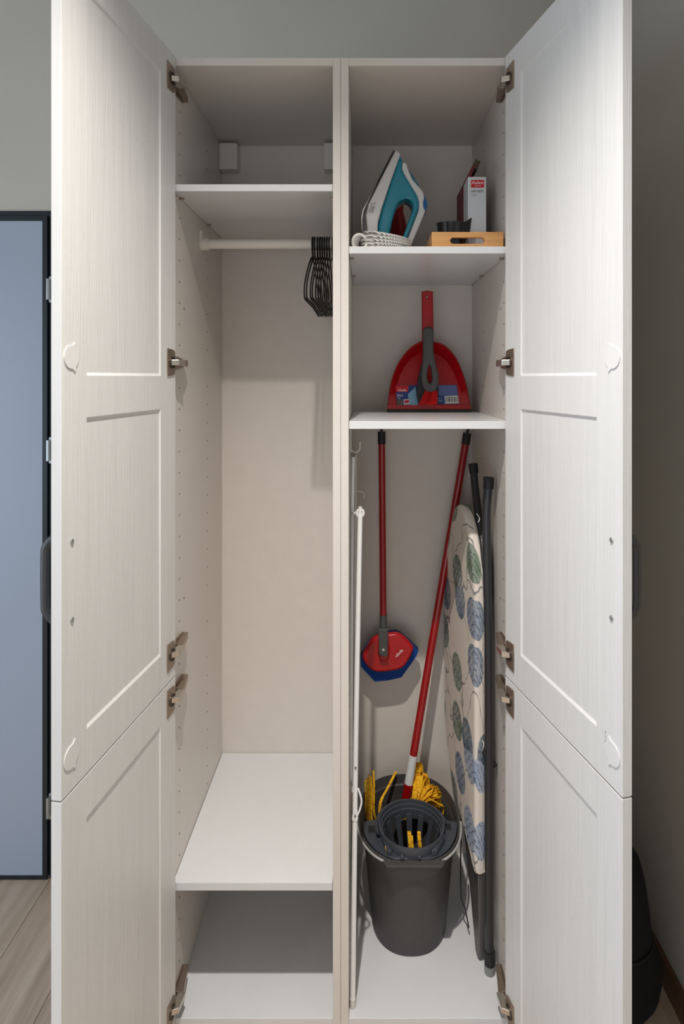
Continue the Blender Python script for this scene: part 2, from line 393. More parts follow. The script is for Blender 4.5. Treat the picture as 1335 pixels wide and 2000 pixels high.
mb.box(-1.75, 0.55, YF - 0.1, YF, 0, 0.15); mb.box(-1.75, 0.55, YF - 0.1, YF, 1.6, CEIL)
struct('wall_front', mb, 'wall')
struct('ceiling', MB().box(XL - 0.1, XR + 0.1, YF - 0.1, YB + 0.12, CEIL, CEIL + 0.08), 'ceiling')
struct('baseboard_right', MB().box(XR - 0.012, XR, YF, YB - 0.012, 0.0, 0.075), 'base_wood', bevel=0.002)
struct('baseboard_back', MB().box(DX1 + 0.001, XR, YB - 0.012, YB, 0.0, 0.075), 'base_wood', bevel=0.002)

def frame_window(name, a, axis):            # plain white window frame with a mullion, in an opening
    o = bpy.data.objects.new(name, None); COL.objects.link(o); o['kind'] = 'structure'; ORG[o.name] = Vector((0, 0, 0))
    lo, hi, z0, z1, at = a
    mb = MB(); t = 0.05
    for (u0, u1, w0, w1) in ((lo, hi, z0, z0 + t), (lo, hi, z1 - t, z1), (lo, lo + t, z0 + t, z1 - t), (hi - t, hi, z0 + t, z1 - t), ((lo + hi) / 2 - t / 2, (lo + hi) / 2 + t / 2, z0 + t, z1 - t)):
        if axis == 'x': mb.box(at, at + 0.05, u0, u1, w0, w1)
        else: mb.box(u0, u1, at, at + 0.05, w0, w1)
    mb.build('window_frame', 'white_plastic', o, bevel=0.003)
    return o
frame_window('window_1', (-2.3, -0.3, 0.12, 2.2, XL - 0.075), 'x')
frame_window('fill_window', (-1.75, 0.55, 0.15, 1.6, YF - 0.075), 'y')  # unseen window, made up to hold the fill light

# black-framed door in the back wall
d1 = bpy.data.objects.new('door_1', None); COL.objects.link(d1); d1['kind'] = 'structure'; d1.location = (-1.4, YB, 0); ORG[d1.name] = Vector((-1.4, YB, 0))
mb = MB()
mb.box(DX1 - 0.030, DX1, YB - 0.006, YB + 0.10, 0, DTOP); mb.box(DX0, DX0 + 0.03, YB - 0.006, YB + 0.10, 0, DTOP); mb.box(DX0 + 0.03, DX1 - 0.030, YB - 0.006, YB + 0.10, DTOP - 0.016, DTOP)
mb.build('door_frame', 'black_frame', d1, bevel=0.0015)
lx0, lx1, lz0, lz1 = DX0 + 0.035, -0.9265, 0.0015, DTOP - 0.018
mb = MB()
for q in ((lx1 - 0.0155, lx1, lz0, lz1), (lx0, lx0 + 0.0155, lz0, lz1), (lx0 + 0.0155, lx1 - 0.0155, lz1 - 0.0155, lz1), (lx0 + 0.0155, lx1 - 0.0155, lz0, lz0 + 0.0125)):
    mb.box(q[0], q[1], YB - 0.014, YB + 0.030, q[2], q[3])
mb.build('leaf_edging', 'black_frame', d1, bevel=0.001)
MB().box(lx0 + 0.0155, lx1 - 0.0155, YB - 0.012, YB + 0.028, lz0 + 0.0125, lz1 - 0.0155).build('door_leaf', 'door_leaf', d1)
for z in (1.826, 1.328, 0.226):
    mb = MB(); mb.tube([(-0.923, YB - 0.016, z - 0.032), (-0.923, YB - 0.016, z + 0.032)], 0.0055, 12)
    mb.box(-0.923, -0.905, YB - 0.0105, YB - 0.006, z - 0.04, z + 0.04)
    mb.build('hinge', 'steel', d1, smooth=True)

# ------------------------------------------------------------------ the two tall cabinets
DEPTH, Z0, Z1, T = 0.46, 0.08, 2.28, 0.018
HZ_UP, HZ_LO = (2.22, 1.587, 0.936), (0.835, 0.140)
def rect_ring(u0, u1, z0, z1): return [(u0, z0), (u1, z0), (u1, z1), (u0, z1)]

def door_panel(cab, O, eu, ev, z0, z1, recs, handed):
    """a framed leaf: inner face v = 0, outer face v = 18 mm; recesses with sloped edges on both faces"""
    w, t = 0.397, 0.018
    def Q(u, v, z): return Vector((O[0], O[1], 0)) + eu * u + ev * v + Vector((0, 0, z))
    mb = MB(); us = [0, 0.07, 0.331, w]; zs = sorted([z0, z1] + [q for r in recs for q in r])
    for v0, dv in ((0.0, 0.0028), (t, -0.0028)):
        for i in range(3):
            for a, b_ in zip(zs[:-1], zs[1:]):
                u0, u1 = us[i], us[i + 1]
                if i == 1 and any(abs(a - r[0]) < 1e-6 for r in recs):
                    s, q = 0.0016, 0.0042
                    o4 = [Q(u, v0, z) for u, z in rect_ring(u0, u1, a, b_)]; i4 = [Q(u, v0 + dv, z) for u, z in rect_ring(u0 + s, u1 - s, a + q, b_ - q)]
                    for k in range(4): mb.face([o4[k], o4[(k + 1) % 4], i4[(k + 1) % 4], i4[k]])
                    mb.face(i4)
                else: mb.face([Q(u, v0, z) for u, z in rect_ring(u0, u1, a, b_)])
    for i in range(3):
        mb.face([Q(us[i], 0, z0), Q(us[i + 1], 0, z0), Q(us[i + 1], t, z0), Q(us[i], t, z0)])
        mb.face([Q(us[i], 0, z1), Q(us[i + 1], 0, z1), Q(us[i + 1], t, z1), Q(us[i], t, z1)])
    for a, b_ in zip(zs[:-1], zs[1:]):
        for u in (0, w): mb.face([Q(u, 0, a), Q(u, t, a), Q(u, t, b_), Q(u, 0, b_)])
    bmesh.ops.remove_doubles(mb.bm, verts=mb.bm.verts, dist=1e-5)
    d = mb.build('door', 'door', cab, bevel=0.0008, seg=2)
    upper = z1 > 2
    inn = -ev
    for hz in (HZ_UP if upper else HZ_LO):
        # hinge cup flange: bevelled plate with ears, dark cup in it
        pl = [(0.010, -0.027), (0.036, -0.030), (0.042, -0.026), (0.042, 0.026), (0.036, 0.030), (0.010, 0.027), (0.006, 0.016), (0.0035, 0.0), (0.006, -0.016)]
        me = plate_mesh([crom(pl, 3)], 0.0012, 0.0005); me.transform(basis(Q(0, -0.0012, hz), eu, (0, 0, 1), inn)); finish(me, 'hinge_cup', 'nickel', d, smooth=True)
        mb = MB(); c = Q(0.021, -0.0024, hz)
        mb.loft([[c + inn * h + eu * math.cos(2 * PI * j / 20) * r + Vector((0, 0, math.sin(2 * PI * j / 20) * r)) for j in range(20)] for r, h in ((0.0135, 0.0), (0.0135, 0.0020), (0.0120, 0.0020), (0.0115, 0.0002))], True, True)
        mb.build('hinge_bowl', 'hinge_dark', d, smooth=True)
    if upper:
        for cz in (2.22, 1.587, 0.936):       # covers over the unused hinge bores
            pts = []
            for k in range(72):
                a = math.radians(5 * k); da = min(abs(5 * k - 112), abs(5 * k - 248))
                r = 0.0192 + 0.0072 * math.exp(-(da / 8.0) ** 2)
                pts.append((0.373 + math.cos(a) * r, math.sin(a) * r))
            me = plate_mesh([pts], 0.0009, 0.0003); me.transform(basis(Q(0, -0.0009, cz), eu, (0, 0, 1), inn)); finish(me, 'bore_cover', 'cover_white', d, smooth=True)
        for sz in (1.286, 1.158):
            c = Q(0.371, 0, sz); mb = MB()
            mb.loft([[c + inn * h + eu * math.cos(2 * PI * j / 14) * r + Vector((0, 0, math.sin(2 * PI * j / 14) * r)) for j in range(14)] for r, h in ((0.0046, 0.0), (0.0046, 0.0012), (0.0034, 0.0024), (0.0018, 0.0024), (0.0015, 0.0010))])
            mb.build('screw', 'steel', d, smooth=True)
        hp = [(1.286 + 0.004, 0.018), (1.286 + 0.002, 0.034), (1.286 - 0.010, 0.045), (1.286 - 0.024, 0.048), (1.158 + 0.024, 0.048), (1.158 + 0.010, 0.045), (1.158 - 0.002, 0.034), (1.158 - 0.004, 0.018)]
        path = crom([Q(0.371, v, z) for z, v in hp], 5, False)
        MB().tube(path, 0.0075, 10, flat=(0.55, tuple(eu))).build('handle', 'handle', d, smooth=True)
        if handed > 0:                        # faint upright print beside the lower bore cover
            me = text_mesh('2207 403 12 / A', 0.0055); me.transform(basis(Q(0.355, -0.0003, 0.945), (0, 0, 1), -eu, inn)); finish(me, 'printed_mark', 'ink_grey', d)
            me = text_mesh('PAN 40 x 140', 0.0045); me.transform(basis(Q(0.361, -0.0003, 0.938), (0, 0, 1), -eu, inn)); finish(me, 'printed_mark', 'ink_grey', d)
    return d

def cabinet(x0, label, shelves, side):
    x1 = x0 + 0.4; c = thing('tall_cabinet', label, 'cabinet', ((x0 + x1) / 2, DEPTH / 2, 0))
    g = 0.0003
    for a, b_ in ((x0 + g, x0 + T), (x1 - T, x1 - g)):
        MB().box(a, b_, 0, DEPTH + 0.008, Z0, Z1).build('side_panel', 'melamine' , c, bevel=0.0007, seg=1)
    MB().box(x0 + T, x1 - T, 0.0005, DEPTH, Z1 - T, Z1).build('top_panel', 'melamine', c, bevel=0.0007, seg=1)
    MB().box(x0 + T, x1 - T, 0.0005, DEPTH, Z0, Z0 + T).build('bottom_panel', 'shelf_white', c, bevel=0.0007, seg=1)
    MB().box(x0 + T, x1 - T, DEPTH, DEPTH + 0.008, Z0, Z1).build('back_panel', 'backpanel', c)
    MB().box(x0 + g, x1 - g, 0.045, 0.06, 0.0, Z0).build('plinth', 'edge', c)
    MB().box(x0 + 0.03, x1 - 0.03, DEPTH - 0.06, DEPTH - 0.02, 0.0, Z0).build('rear_foot', 'black_plastic', c)
    for (za, zb) in shelves:
        MB().box(x0 + T + 0.0008, x1 - T - 0.0008, 0.0015, DEPTH - 0.001, za, zb).build('shelf', 'shelf_white', c, bevel=0.0007, seg=1)
        for xx, d in ((x0 + T, 1), (x1 - T, -1)):
            for yy in (0.05, 0.29):
                MB().tube([(xx, yy, za - 0.0026), (xx + d * 0.011, yy, za - 0.0026)], 0.0025, 8).build('shelf_pin', 'nickel', c, smooth=True)
    for xx, d in ((x0 + T, 1), (x1 - T, -1)):
        mb = MB()
        z = 2.179
        while z > 0.13:
            if not any(za - 0.012 < z < zb + 0.006 for za, zb in shelves) and not any(abs(z - h) < 0.02 for h in HZ_UP + HZ_LO):
                for yy in (0.05, 0.29):
                    mb.tube([(xx - d * 0.001, yy, z), (xx + d * 0.0003, yy, z)], 0.0024, 8)
            z -= 0.05
        for zz in (1.72, 1.02):
            mb.tube([(xx - d * 0.001, 0.085, zz), (xx + d * 0.0003, 0.085, zz)], 0.003, 8)
        mb.build('peg_holes', 'dark_hole', c, kind='stuff')
    hx, d = (x0 + T, 1) if side < 0 else (x1 - T, -1)
    for hz in HZ_UP + HZ_LO:                   # mounting plate and arm of each hinge
        mb = MB()
        mb.hexa([(hx, 0.020, hz - 0.016), (hx + d * 0.003, 0.020, hz - 0.016), (hx + d * 0.003, 0.072, hz - 0.010), (hx, 0.072, hz - 0.010),
                 (hx, 0.020, hz + 0.016), (hx + d * 0.003, 0.020, hz + 0.016), (hx + d * 0.003, 0.072, hz + 0.010), (hx, 0.072, hz + 0.010)])
        mb.hexa([(hx + d * 0.003, 0.012, hz - 0.0075), (hx + d * 0.022, 0.008, hz - 0.0075), (hx + d * 0.013, 0.075, hz - 0.0075), (hx + d * 0.003, 0.075, hz - 0.0075),
                 (hx + d * 0.003, 0.012, hz + 0.0075), (hx + d * 0.022, 0.008, hz + 0.0075), (hx + d * 0.013, 0.075, hz + 0.0075), (hx + d * 0.003, 0.075, hz + 0.0075)])
        a = mb.build('hinge_arm', 'nickel', c, bevel=0.0008)
        mb = MB(); mb.tube([(hx + d * 0.0125, 0.055, hz), (hx + d * 0.0145, 0.055, hz)], 0.004, 10); mb.build('hinge_screw', 'leg', a)
        mb = MB()
        mb.hexa([(hx + d * 0.002, -0.030, hz - 0.0062), (hx + d * 0.022, -0.022, hz - 0.0062), (hx + d * 0.0262, 0.012, hz - 0.0062), (hx + d * 0.010, 0.012, hz - 0.0062),
                 (hx + d * 0.002, -0.030, hz + 0.0062), (hx + d * 0.022, -0.022, hz + 0.0062), (hx + d * 0.0262, 0.012, hz + 0.0062), (hx + d * 0.010, 0.012, hz + 0.0062)])
        mb.build('hinge_link', 'nickel_bright', a, bevel=0.001)
    if side < 0: O, E = (-0.3735, -0.004), (-0.427, -0.399)
    else: O, E = (0.3725, -0.004), (0.4675, -0.389)
    eu = Vector((E[0] - O[0], E[1] - O[1], 0)).normalized()
    ev = Vector((eu.y, -eu.x, 0)) if side < 0 else Vector((-eu.y, eu.x, 0))
    door_panel(c, O, eu, ev, 0.880, Z1, [(0.957, 1.485), (1.558, 2.211)], side)
    door_panel(c, O, eu, ev, Z0, 0.877, [(0.152, 0.805)], side)
    return c
cl = cabinet(-0.4, 'tall white cabinet with clothes rail and empty shelves, doors open to the left', [(1.977, 1.993), (0.387, 0.4055)], -1)
cr = cabinet(0.0, 'tall white cabinet holding iron, brooms and bucket, doors open to the right', [(1.8355, 1.8516), (1.4365, 1.454)], 1)
# fixing covers in the upper back corners, clothes rail with its sockets
for xa, xb in ((-0.382, -0.327), (-0.069, -0.018)):
    MB().box(xa, xb, 0.418, 0.46, 2.176, 2.256).build('fixing_cover', 'white_plastic', cl, bevel=0.004, seg=3)
RZ, RY = 1.909, 0.23
MB().tube([(-0.381, RY, RZ), (-0.019, RY, RZ)], 0.0128, 20).build('clothes_rail', 'rail', cl, smooth=True)
for xx, d in ((-0.382, 1), (-0.018, -1)):
    mb = MB(); mb.tube([(xx, RY, RZ), (xx + d * 0.021, RY, RZ)], 0.0165, 20); mb.box(min(xx, xx + d * 0.006), max(xx, xx + d * 0.006), RY - 0.014, RY + 0.014, RZ, RZ + 0.034)
    mb.build('rail_socket', 'rail', cl, bevel=0.001)
# white hooks on the partition and on the back of the right cabinet
def hook(pts, plate, r=0.0018):
    mb = MB(); mb.tube(crom(pts, 4, False), r, 8)
    if plate: mb.box(*plate)
    mb.build('hook', 'white_plastic', cr, smooth=True)
hook([(0.0205, 0.14, 1.372), (0.028, 0.14, 1.366), (0.036, 0.14, 1.367), (0.0415, 0.14, 1.375), (0.0425, 0.14, 1.392)], (0.0183, 0.021, 0.132, 0.148, 1.368, 1.4365))
for z in (1.235, 1.190):
    hook([(0.019, 0.30, z), (0.035, 0.30, z + 0.002), (0.047, 0.30, z), (0.053, 0.30, z - 0.008), (0.052, 0.30, z - 0.018)], (0.0183, 0.021, 0.29, 0.31, z - 0.02, z + 0.012))

# ------------------------------------------------------------------ black hangers
def make_hanger():
    t = thing('clothes_hanger', '', 'hanger', (0, RY, RZ + 0.0128), 'black hangers on the clothes rail')
    zc = RZ
    def y(v): return RY + v
    hk = [(0, y(0.0), 1.866), (0, y(0.0), 1.880), (0, y(-0.010), 1.892), (0, y(-0.0162), 1.906), (0, y(-0.0120), 1.9200), (0, y(0.0), 1.9265), (0, y(0.0115), 1.9215), (0, y(0.0158), 1.908), (0, y(0.0165), 1.897)]
    MB().tube(crom(hk, 4, False), 0.0032, 8, flat=(0.75, (1, 0, 0))).build('hook', 'black_plastic', t, smooth=True)
    lp = [(0, y(0.0), 1.870), (0, y(-0.05), 1.858), (0, y(-0.12), 1.824), (0, y(-0.182), 1.785), (0, y(-0.205), 1.763), (0, y(-0.208), 1.745), (0, y(-0.190), 1.738), (0, y(-0.10), 1.740), (0, y(0), 1.742),
          (0, y(0.10), 1.740), (0, y(0.190), 1.738), (0, y(0.208), 1.745), (0, y(0.205), 1.763), (0, y(0.182), 1.785), (0, y(0.12), 1.824), (0, y(0.05), 1.858)]
    mb = MB(); mb.tube(crom(lp, 4), 0.0042, 8, flat=(0.40, (1, 0, 0)), closed=True)
    mb.build('frame', 'black_plastic', t, smooth=True)
    return t
def copy_thing(root):
    c = root.copy(); COL.objects.link(c)
    for ch in list(root.children):
        k = ch.copy(); COL.objects.link(k); k.parent = c
        for g in ch.children:
            q = g.copy(); COL.objects.link(q); q.parent = k
    return c
h0 = make_hanger()
names = ['leftmost', 'second from the left', 'third from the left', 'fourth from the left', 'middle one', 'fourth from the right', 'third from the right', 'second from the right', 'rightmost']
hx = [-0.0845, -0.0788, -0.0712, -0.0648, -0.0590, -0.0528, -0.0462, -0.0395, -0.0310]
for i, xx in enumerate(hx):
    h = h0 if i == 0 else copy_thing(h0)
    h.location = (xx, RY, RZ + 0.0128); h.rotation_euler = (0, 0, random.uniform(-0.008, 0.008))
    h['label'] = 'black plastic clothes hanger on the white rail, %s of the nine' % names[i]

# ------------------------------------------------------------------ iron on the top shelf
SH1, SH2, FL = 1.8516, 1.454, 0.098
IY = 0.215
def iz(pts): return zpoly(pts, 680, 280, 7.853, IY)
iron = thing('steam_iron', 'teal and white steam iron standing on its heel on the top right shelf', 'iron', (0.12, IY, SH1))
tipz = P(0, 280 + 125 / 7.853, IY).z; span = tipz - SH1
def taper(wmax, wtip=0.12, p=0.62):
    def f(co):
        t = min(1, max(0, (tipz - co.z) / span)); k = wmax * (wtip + (1 - wtip) * min(1.0, (t * 1.35)) ** p)
        return Vector((co.x, IY + (co.y - IY) / 0.05 * k, co.z))
    return f
HZY = 1838
front_plate([iz([(680, 132), (692, 125), (440, 665), (232, 1120), (212, 1250), (224, 1440), (262, HZY), (246, HZY), (208, 1420), (198, 1250), (218, 1110)])], IY, 0.05, 'soleplate', 'sole_metal', iron, vf=taper(0.058))
front_plate([iz([(692, 125), (714, 130), (500, 590), (300, 1010), (262, 1180), (285, 1420), (310, HZY), (262, HZY), (224, 1440), (212, 1250), (232, 1120), (440, 665)])], IY, 0.05, 'sole_rim', 'sole', iron, vf=taper(0.056))
front_plate([iz([(714, 130), (745, 118), (792, 205), (705, 450), (620, 700), (500, 1080), (447, 1290), (442, 1400), (470, HZY), (310, HZY), (285, 1420), (262, 1180), (300, 1010), (500, 590)])], IY, 0.05, 'skirt', 'iron_white', iron, bev=0.004, vf=taper(0.056), smooth=True)
body = iz([(792, 205), (822, 300), (815, 420), (850, 520), (950, 690), (1035, 840), (1066, 940), (1060, 1060), (955, 1330), (880, 1510), (800, 1700), (780, HZY), (470, HZY), (442, 1400), (447, 1290), (500, 1080), (620, 700), (705, 450)])
hole = crom(iz([(865, 900), (930, 925), (970, 990), (965, 1080), (900, 1260), (830, 1450), (740, 1640), (590, 1660), (610, 1500), (650, 1300), (700, 1100), (755, 970)]), 4)
front_plate([body, hole], IY, 0.05, 'body', 'teal', iron, bev=0.009, vf=taper(0.040), smooth=True)
top = iz([(838, 328), (882, 358), (908, 450), (965, 590), (1080, 728), (1122, 772), (1150, 870), (1132, 950), (1135, 1020), (1165, 1085), (1000, 1480), (850, HZY), (770, HZY), (878, 1540), (958, 1340), (1062, 1070), (1068, 940), (1036, 840), (948, 690), (852, 520), (815, 430), (820, 350)])
front_plate([top], IY, 0.05, 'handle_shell', 'iron_white', iron, bev=0.004, vf=taper(0.030, 0.5), smooth=True)
front_plate([crom(iz([(905, 440), (945, 480), (1010, 580), (1080, 722), (1020, 695), (955, 600), (905, 510)]), 4)], IY, 0.05, 'water_lid', 'teal_dark', iron, bev=0.003, vf=taper(0.024, 0.5), smooth=True)
front_plate([crom(iz([(1102, 795), (1160, 825), (1182, 885), (1160, 905), (1115, 850)]), 4)], IY, 0.05, 'dial', 'blue', iron, vf=taper(0.016, 0.6), smooth=True)
front_plate([crom(iz([(1130, 890), (1188, 905), (1195, 1000), (1175, 1082), (1140, 1025), (1122, 940)]), 4)], IY, 0.05, 'button', 'blue', iron, bev=0.003, vf=taper(0.018, 0.6), smooth=True)
c = iz([(880, 372)])[0]; MB().lathe((c.x, IY, c.z - 0.006), [(0.004, 0), (0.005, 0.006), (0.003, 0.010)], 12).build('spray_nozzle', 'white_plastic', iron, smooth=True)
front_plate([iz([(340, 1660), (860, 1660), (835, HZY + 3), (300, HZY + 3)])], IY, 0.05, 'heel', 'iron_white', iron, bev=0.004, vf=taper(0.050), smooth=True)
a, b2 = iz([(318, 1150)])[0], iz([(392, 950)])[0]; dv = (b2 - a).normalized()
for k, s in ((0, 'STEAM'), (1, '2400 W')):
    me = text_mesh(s, 0.0085, align='LEFT'); nrm = Vector((0, -1, 0)); me.transform(basis(Vector((a.x + 0.006 * k, IY - 0.0555, a.z)), dv, nrm.cross(dv), nrm)); finish(me, 'printed_mark', 'ink_grey', iron)
# power cord, coiled flat in front of the heel, with a tied end
mb = MB()
for k in range(6):
    cx_, cy_, rr = 0.098 + 0.002 * k, 0.085, 0.058 - 0.0022 * (k % 3)
    path = [(cx_ + rr * math.cos(a_), cy_ + 0.048 * math.sin(a_), SH1 + 0.0045 + 0.0074 * k + 0.006 * math.sin(a_) - 0.010 * (k / 5) * math.cos(a_)) for a_ in [2 * PI * j / 36 for j in range(36)]]
    mb.tube([(p[0], p[1], max(p[2], SH1 + 0.0036)) for p in path], 0.0036, 8, closed=True)
mb.build('power_cord', 'cord', iron, smooth=True)
mb = MB()
for k in range(6):
    path = [(0.043 + 0.017 * math.cos(a_) + 0.002 * k, 0.070 + 0.012 * (k - 2.5) / 2.5 + 0.004 * math.sin(a_ * 2), SH1 + 0.0225 + 0.0185 * math.sin(a_)) for a_ in [2 * PI * j / 20 for j in range(20)]]
    mb.tube(path, 0.0036, 8, closed=True)
mb.build('cord_bundle', 'white_plastic', iron, smooth=True)

# red bottle behind the iron
bx, by = 0.150, 0.345
bt = thing('spray_bottle', 'dark red bottle standing behind the iron, seen through its handle', 'bottle', (bx, by, SH1))
MB().lathe((bx, by, SH1), [(0.030, 0), (0.033, 0.004), (0.033, 0.060), (0.030, 0.10), (0.022, 0.145), (0.016, 0.17), (0.013, 0.178)], 28).build('bottle_body', 'red_bottle', bt, smooth=True)
MB().lathe((bx, by, SH1 + 0.178), [(0.0145, 0), (0.0145, 0.024), (0.012, 0.028)], 20).build('cap', 'red', bt, smooth=True)
for k, s in enumerate(('ANTI KALK', 'entkalker', 'l 250 ml', 'clean')):
    me = text_mesh(s, 0.0095); me.transform(basis((bx, by - 0.0336 + (0.002 if k == 0 else 0), SH1 + 0.096 - 0.014 * k), (1, 0, 0), (0, 0, 1), (0, -1, 0)))
    for v in me.vertices: v.co.y = by - math.sqrt(max(1e-6, 0.0337 ** 2 - (v.co.x - bx) ** 2)) + (0.003 if k == 0 else 0)
    finish(me, 'label_text', 'ink_grey', bt)

# ------------------------------------------------------------------ tray, dish, cartons
tr = thing('serving_tray', 'bamboo tray with a slotted end at the right of the top shelf', 'tray', (0.293, 0.18, SH1))
tx0, tx1, ty0, ty1, tzt = 0.2103, 0.3765, 0.030, 0.330, 1.8918
for yy in (ty0, ty1 - 0.010):
    o_ = [(tx0, SH1), (tx1, SH1), (tx1, tzt), (tx0, tzt)]
    sl = []
    for k in range(20):
        a = PI / 2 + PI * k / 9 if k < 10 else -PI / 2 + PI * (k - 10) / 9
        sl.append(((0.260 if k < 10 else 0.325) + 0.0072 * math.cos(a), 1.8715 + 0.0072 * math.sin(a)))
    me = plate_mesh([o_, sl], 0.005, 0.0012); me.transform(upright(yy + 0.005)); finish(me, 'end_wall', 'bamboo', tr)
for xx in (tx0, tx1 - 0.009):
    MB().box(xx, xx + 0.009, ty0 + 0.010, ty1 - 0.010, SH1, tzt).build('side_wall', 'bamboo', tr, bevel=0.001)
MB().box(tx0 + 0.009, tx1 - 0.009, ty0 + 0.010, ty1 - 0.010, SH1 + 0.001, SH1 + 0.007).build('tray_base', 'bamboo', tr)
TB = SH1 + 0.007
dcx, dcy = 0.266, 0.078
ds = thing('measuring_cup', 'small shiny black cup with a pointed spout, in the bamboo tray', 'cup', (dcx, dcy, TB))
rings = []
for r, z in ((0.022, 0), (0.027, 0.002), (0.0325, 0.035), (0.0350, 0.058), (0.0365, 0.066), (0.034, 0.067), (0.031, 0.058), (0.023, 0.005)):
    ring = []
    for j in range(36):
        a = 2 * PI * j / 36; s = max(0.0, math.cos(a)) ** 14 if z > 0.03 else 0
        ring.append(Vector((dcx - 0.003 + (r + 0.0125 * s) * math.cos(a), dcy + r * math.sin(a) * (0.94), TB + z + 0.012 * s + 0.004 * math.sin(a))))
    rings.append(ring)
MB().loft(rings).build('cup_body', 'black_dish', ds, smooth=True)
wb = thing('appliance_carton', 'narrow white carton with red logo patch standing in the bamboo tray', 'box', (0.332, 0.155, TB))
wx0, wx1, wy0, wy1, wz = 0.3097, 0.355, 0.120, 0.185, 2.0505
MB().box(wx0, wx1, wy0, wy1, TB, wz).build('carton', 'carton', wb, bevel=0.0008)
def wp(px, py): return P(px, py, wy0)
a, b2 = wp(919.3, 351.5), wp(944.8, 366.5)
MB().box(a.x, b2.x, wy0 - 0.0003, wy0, b2.z, a.z).build('logo_patch', 'ink_red', wb)
def flat_text(s, size, px, py, Y, mat, par, rot=0.0, name='printed_text', lift=0.0006):
    c = P(px, py, Y); me = text_mesh(s, size); me.transform(basis(Vector((c.x, Y - lift, c.z)), (math.cos(rot), 0, math.sin(rot)), (-math.sin(rot), 0, math.cos(rot)), (0, -1, 0)))
    return finish(me, name, mat, par)
flat_text('Aelex', 0.0125, 932, 357, wy0, 'ink_white', wb)
flat_text('at home', 0.0048, 932, 363, wy0, 'ink_white', wb)
flat_text('AIM 5077', 0.0078, 931.5, 374, wy0, 'ink_dark', wb)
flat_text('F A L', 0.0058, 925, 381, wy0, 'ink_dark', wb)
rb = thing('open_carton', 'dark red carton with raised lid flaps behind the white carton in the tray', 'box', (0.325, 0.25, TB))
rx0, rx1, ry0, ry1, rz = 0.3090, 0.360, 0.200, 0.290, 2.054
mb = MB(); mb.box(rx0, rx1, ry0, ry1, TB, TB + 0.002); mb.box(rx0, rx0 + 0.002, ry0, ry1, TB + 0.002, rz); mb.box(rx1 - 0.002, rx1, ry0, ry1, TB + 0.002, rz); mb.box(rx0 + 0.002, rx1 - 0.002, ry1 - 0.002, ry1, TB + 0.002, rz); mb.box(rx0 + 0.002, rx1 - 0.002, ry0, ry0 + 0.002, TB + 0.002, rz)
mb.build('carton', 'red_carton', rb)
mb = MB(); mb.prism([(rx0, ry0 + 0.01, rz), (rx0 + 0.010, ry0 + 0.01, rz), (rx0 + 0.043, ry0 + 0.02, rz + 0.066), (rx0 + 0.030, ry0 + 0.02, rz + 0.060)], (0, 0.05, 0)); mb.build('lid_flap', 'red_carton', rb)
mb = MB(); mb.prism([(rx0 + 0.0305, ry0 + 0.02, rz + 0.0605), (rx0 + 0.0425, ry0 + 0.02, rz + 0.048), (rx0 + 0.053, ry0 + 0.024, rz + 0.073), (rx0 + 0.040, ry0 + 0.024, rz + 0.080)], (0, 0.05, 0)); mb.build('tuck_flap', 'carton_edge', rb)
mb = MB(); mb.prism([(0.335, ry1 - 0.002, rz), (rx1, ry1 - 0.002, rz), (0.350, ry1 - 0.010, 2.120), (0.347, ry1 - 0.010, 2.120)], (0, 0.0015, 0)); mb.build('dust_flap', 'ink_red', rb)

# ------------------------------------------------------------------ dustpan and hand brush
PY = 0.345
dp = thing('dustpan', 'red plastic dustpan standing upright on the middle right shelf', 'dustpan', (0.215, PY, SH2))
def dz(pts, Y=PY): return zpoly(pts, 660, 540, 3.708, Y)
base = P(0, 540 + 996 / 3.708, PY).z
arch = crom(dz([(357, 962), (372, 815), (405, 690), (460, 585), (530, 508), (600, 466), (645, 458), (695, 466), (775, 495), (850, 575), (900, 680), (940, 815), (960, 962)]), 4, False)
ctr = dz([(655, 962)])[0]
zl = arch[0].z; zt = max(p.z for p in arch)
def ring(scale, yfun, dzv=0.0):
    return [Vector((ctr.x + (p.x - ctr.x) * scale, yfun((p.z - zl) / (zt - zl)), zl + (p.z - zl) * (scale if scale < 1 else 1) + dzv)) for p in arch]
lean = lambda k: 0.055 * k
mb = MB()
mb.loft([ring(0.84, lambda k: PY + 0.004 + lean(k) , 0), ring(1.0, lambda k: PY + 0.004 + lean(k) - 0.045 * k), ring(0.975, lambda k: PY - 0.001 + lean(k) - 0.048 * k), ring(0.84, lambda k: PY - 0.001 + lean(k) , 0)], False, False, closed=False)
# floor of the pan, front and back skins
for yo in (-0.001, 0.004):
    inner = ring(0.84, lambda k: PY + yo + lean(k)); cc = mb.bm.verts.new(Vector((ctr.x, PY + yo + lean(0.3), zl + 0.3 * (zt - zl) * 0.84)))
    vs = [mb.bm.verts.new(p) for p in inner]
    for a_, b_ in zip(vs, vs[1:] + vs[:1]): mb.bm.faces.new([a_, b_, cc])
bl, br = ring(0.84, lambda k: PY)[0], ring(0.84, lambda k: PY)[-1]
mb.box(arch[0].x, arch[-1].x, PY - 0.002, PY + 0.004, zl - 0.0015, zl + 0.012)
bmesh.ops.remove_doubles(mb.bm, verts=mb.bm.verts, dist=1e-5)
mb.build('pan', 'red', dp, smooth=True)
MB().box(dz([(354, 0)])[0].x, dz([(962, 0)])[0].x, PY - 0.005, PY + 0.006, SH2, zl + 0.0005).build('rubber_lip', 'dark_rubber', dp, bevel=0.001)
hy = PY + 0.025
hp = zpoly([(604, 112), (640, 105), (684, 110), (688, 385), (690, 470), (606, 470), (606, 300)], 660, 540, 3.708, hy)
ho = [(P(660 + 643 / 3.708, 540 + 150 / 3.708, hy) + Vector((0.0035 * math.cos(2 * PI * k / 10), 0, 0.0035 * math.sin(2 * PI * k / 10)))) for k in range(10)]
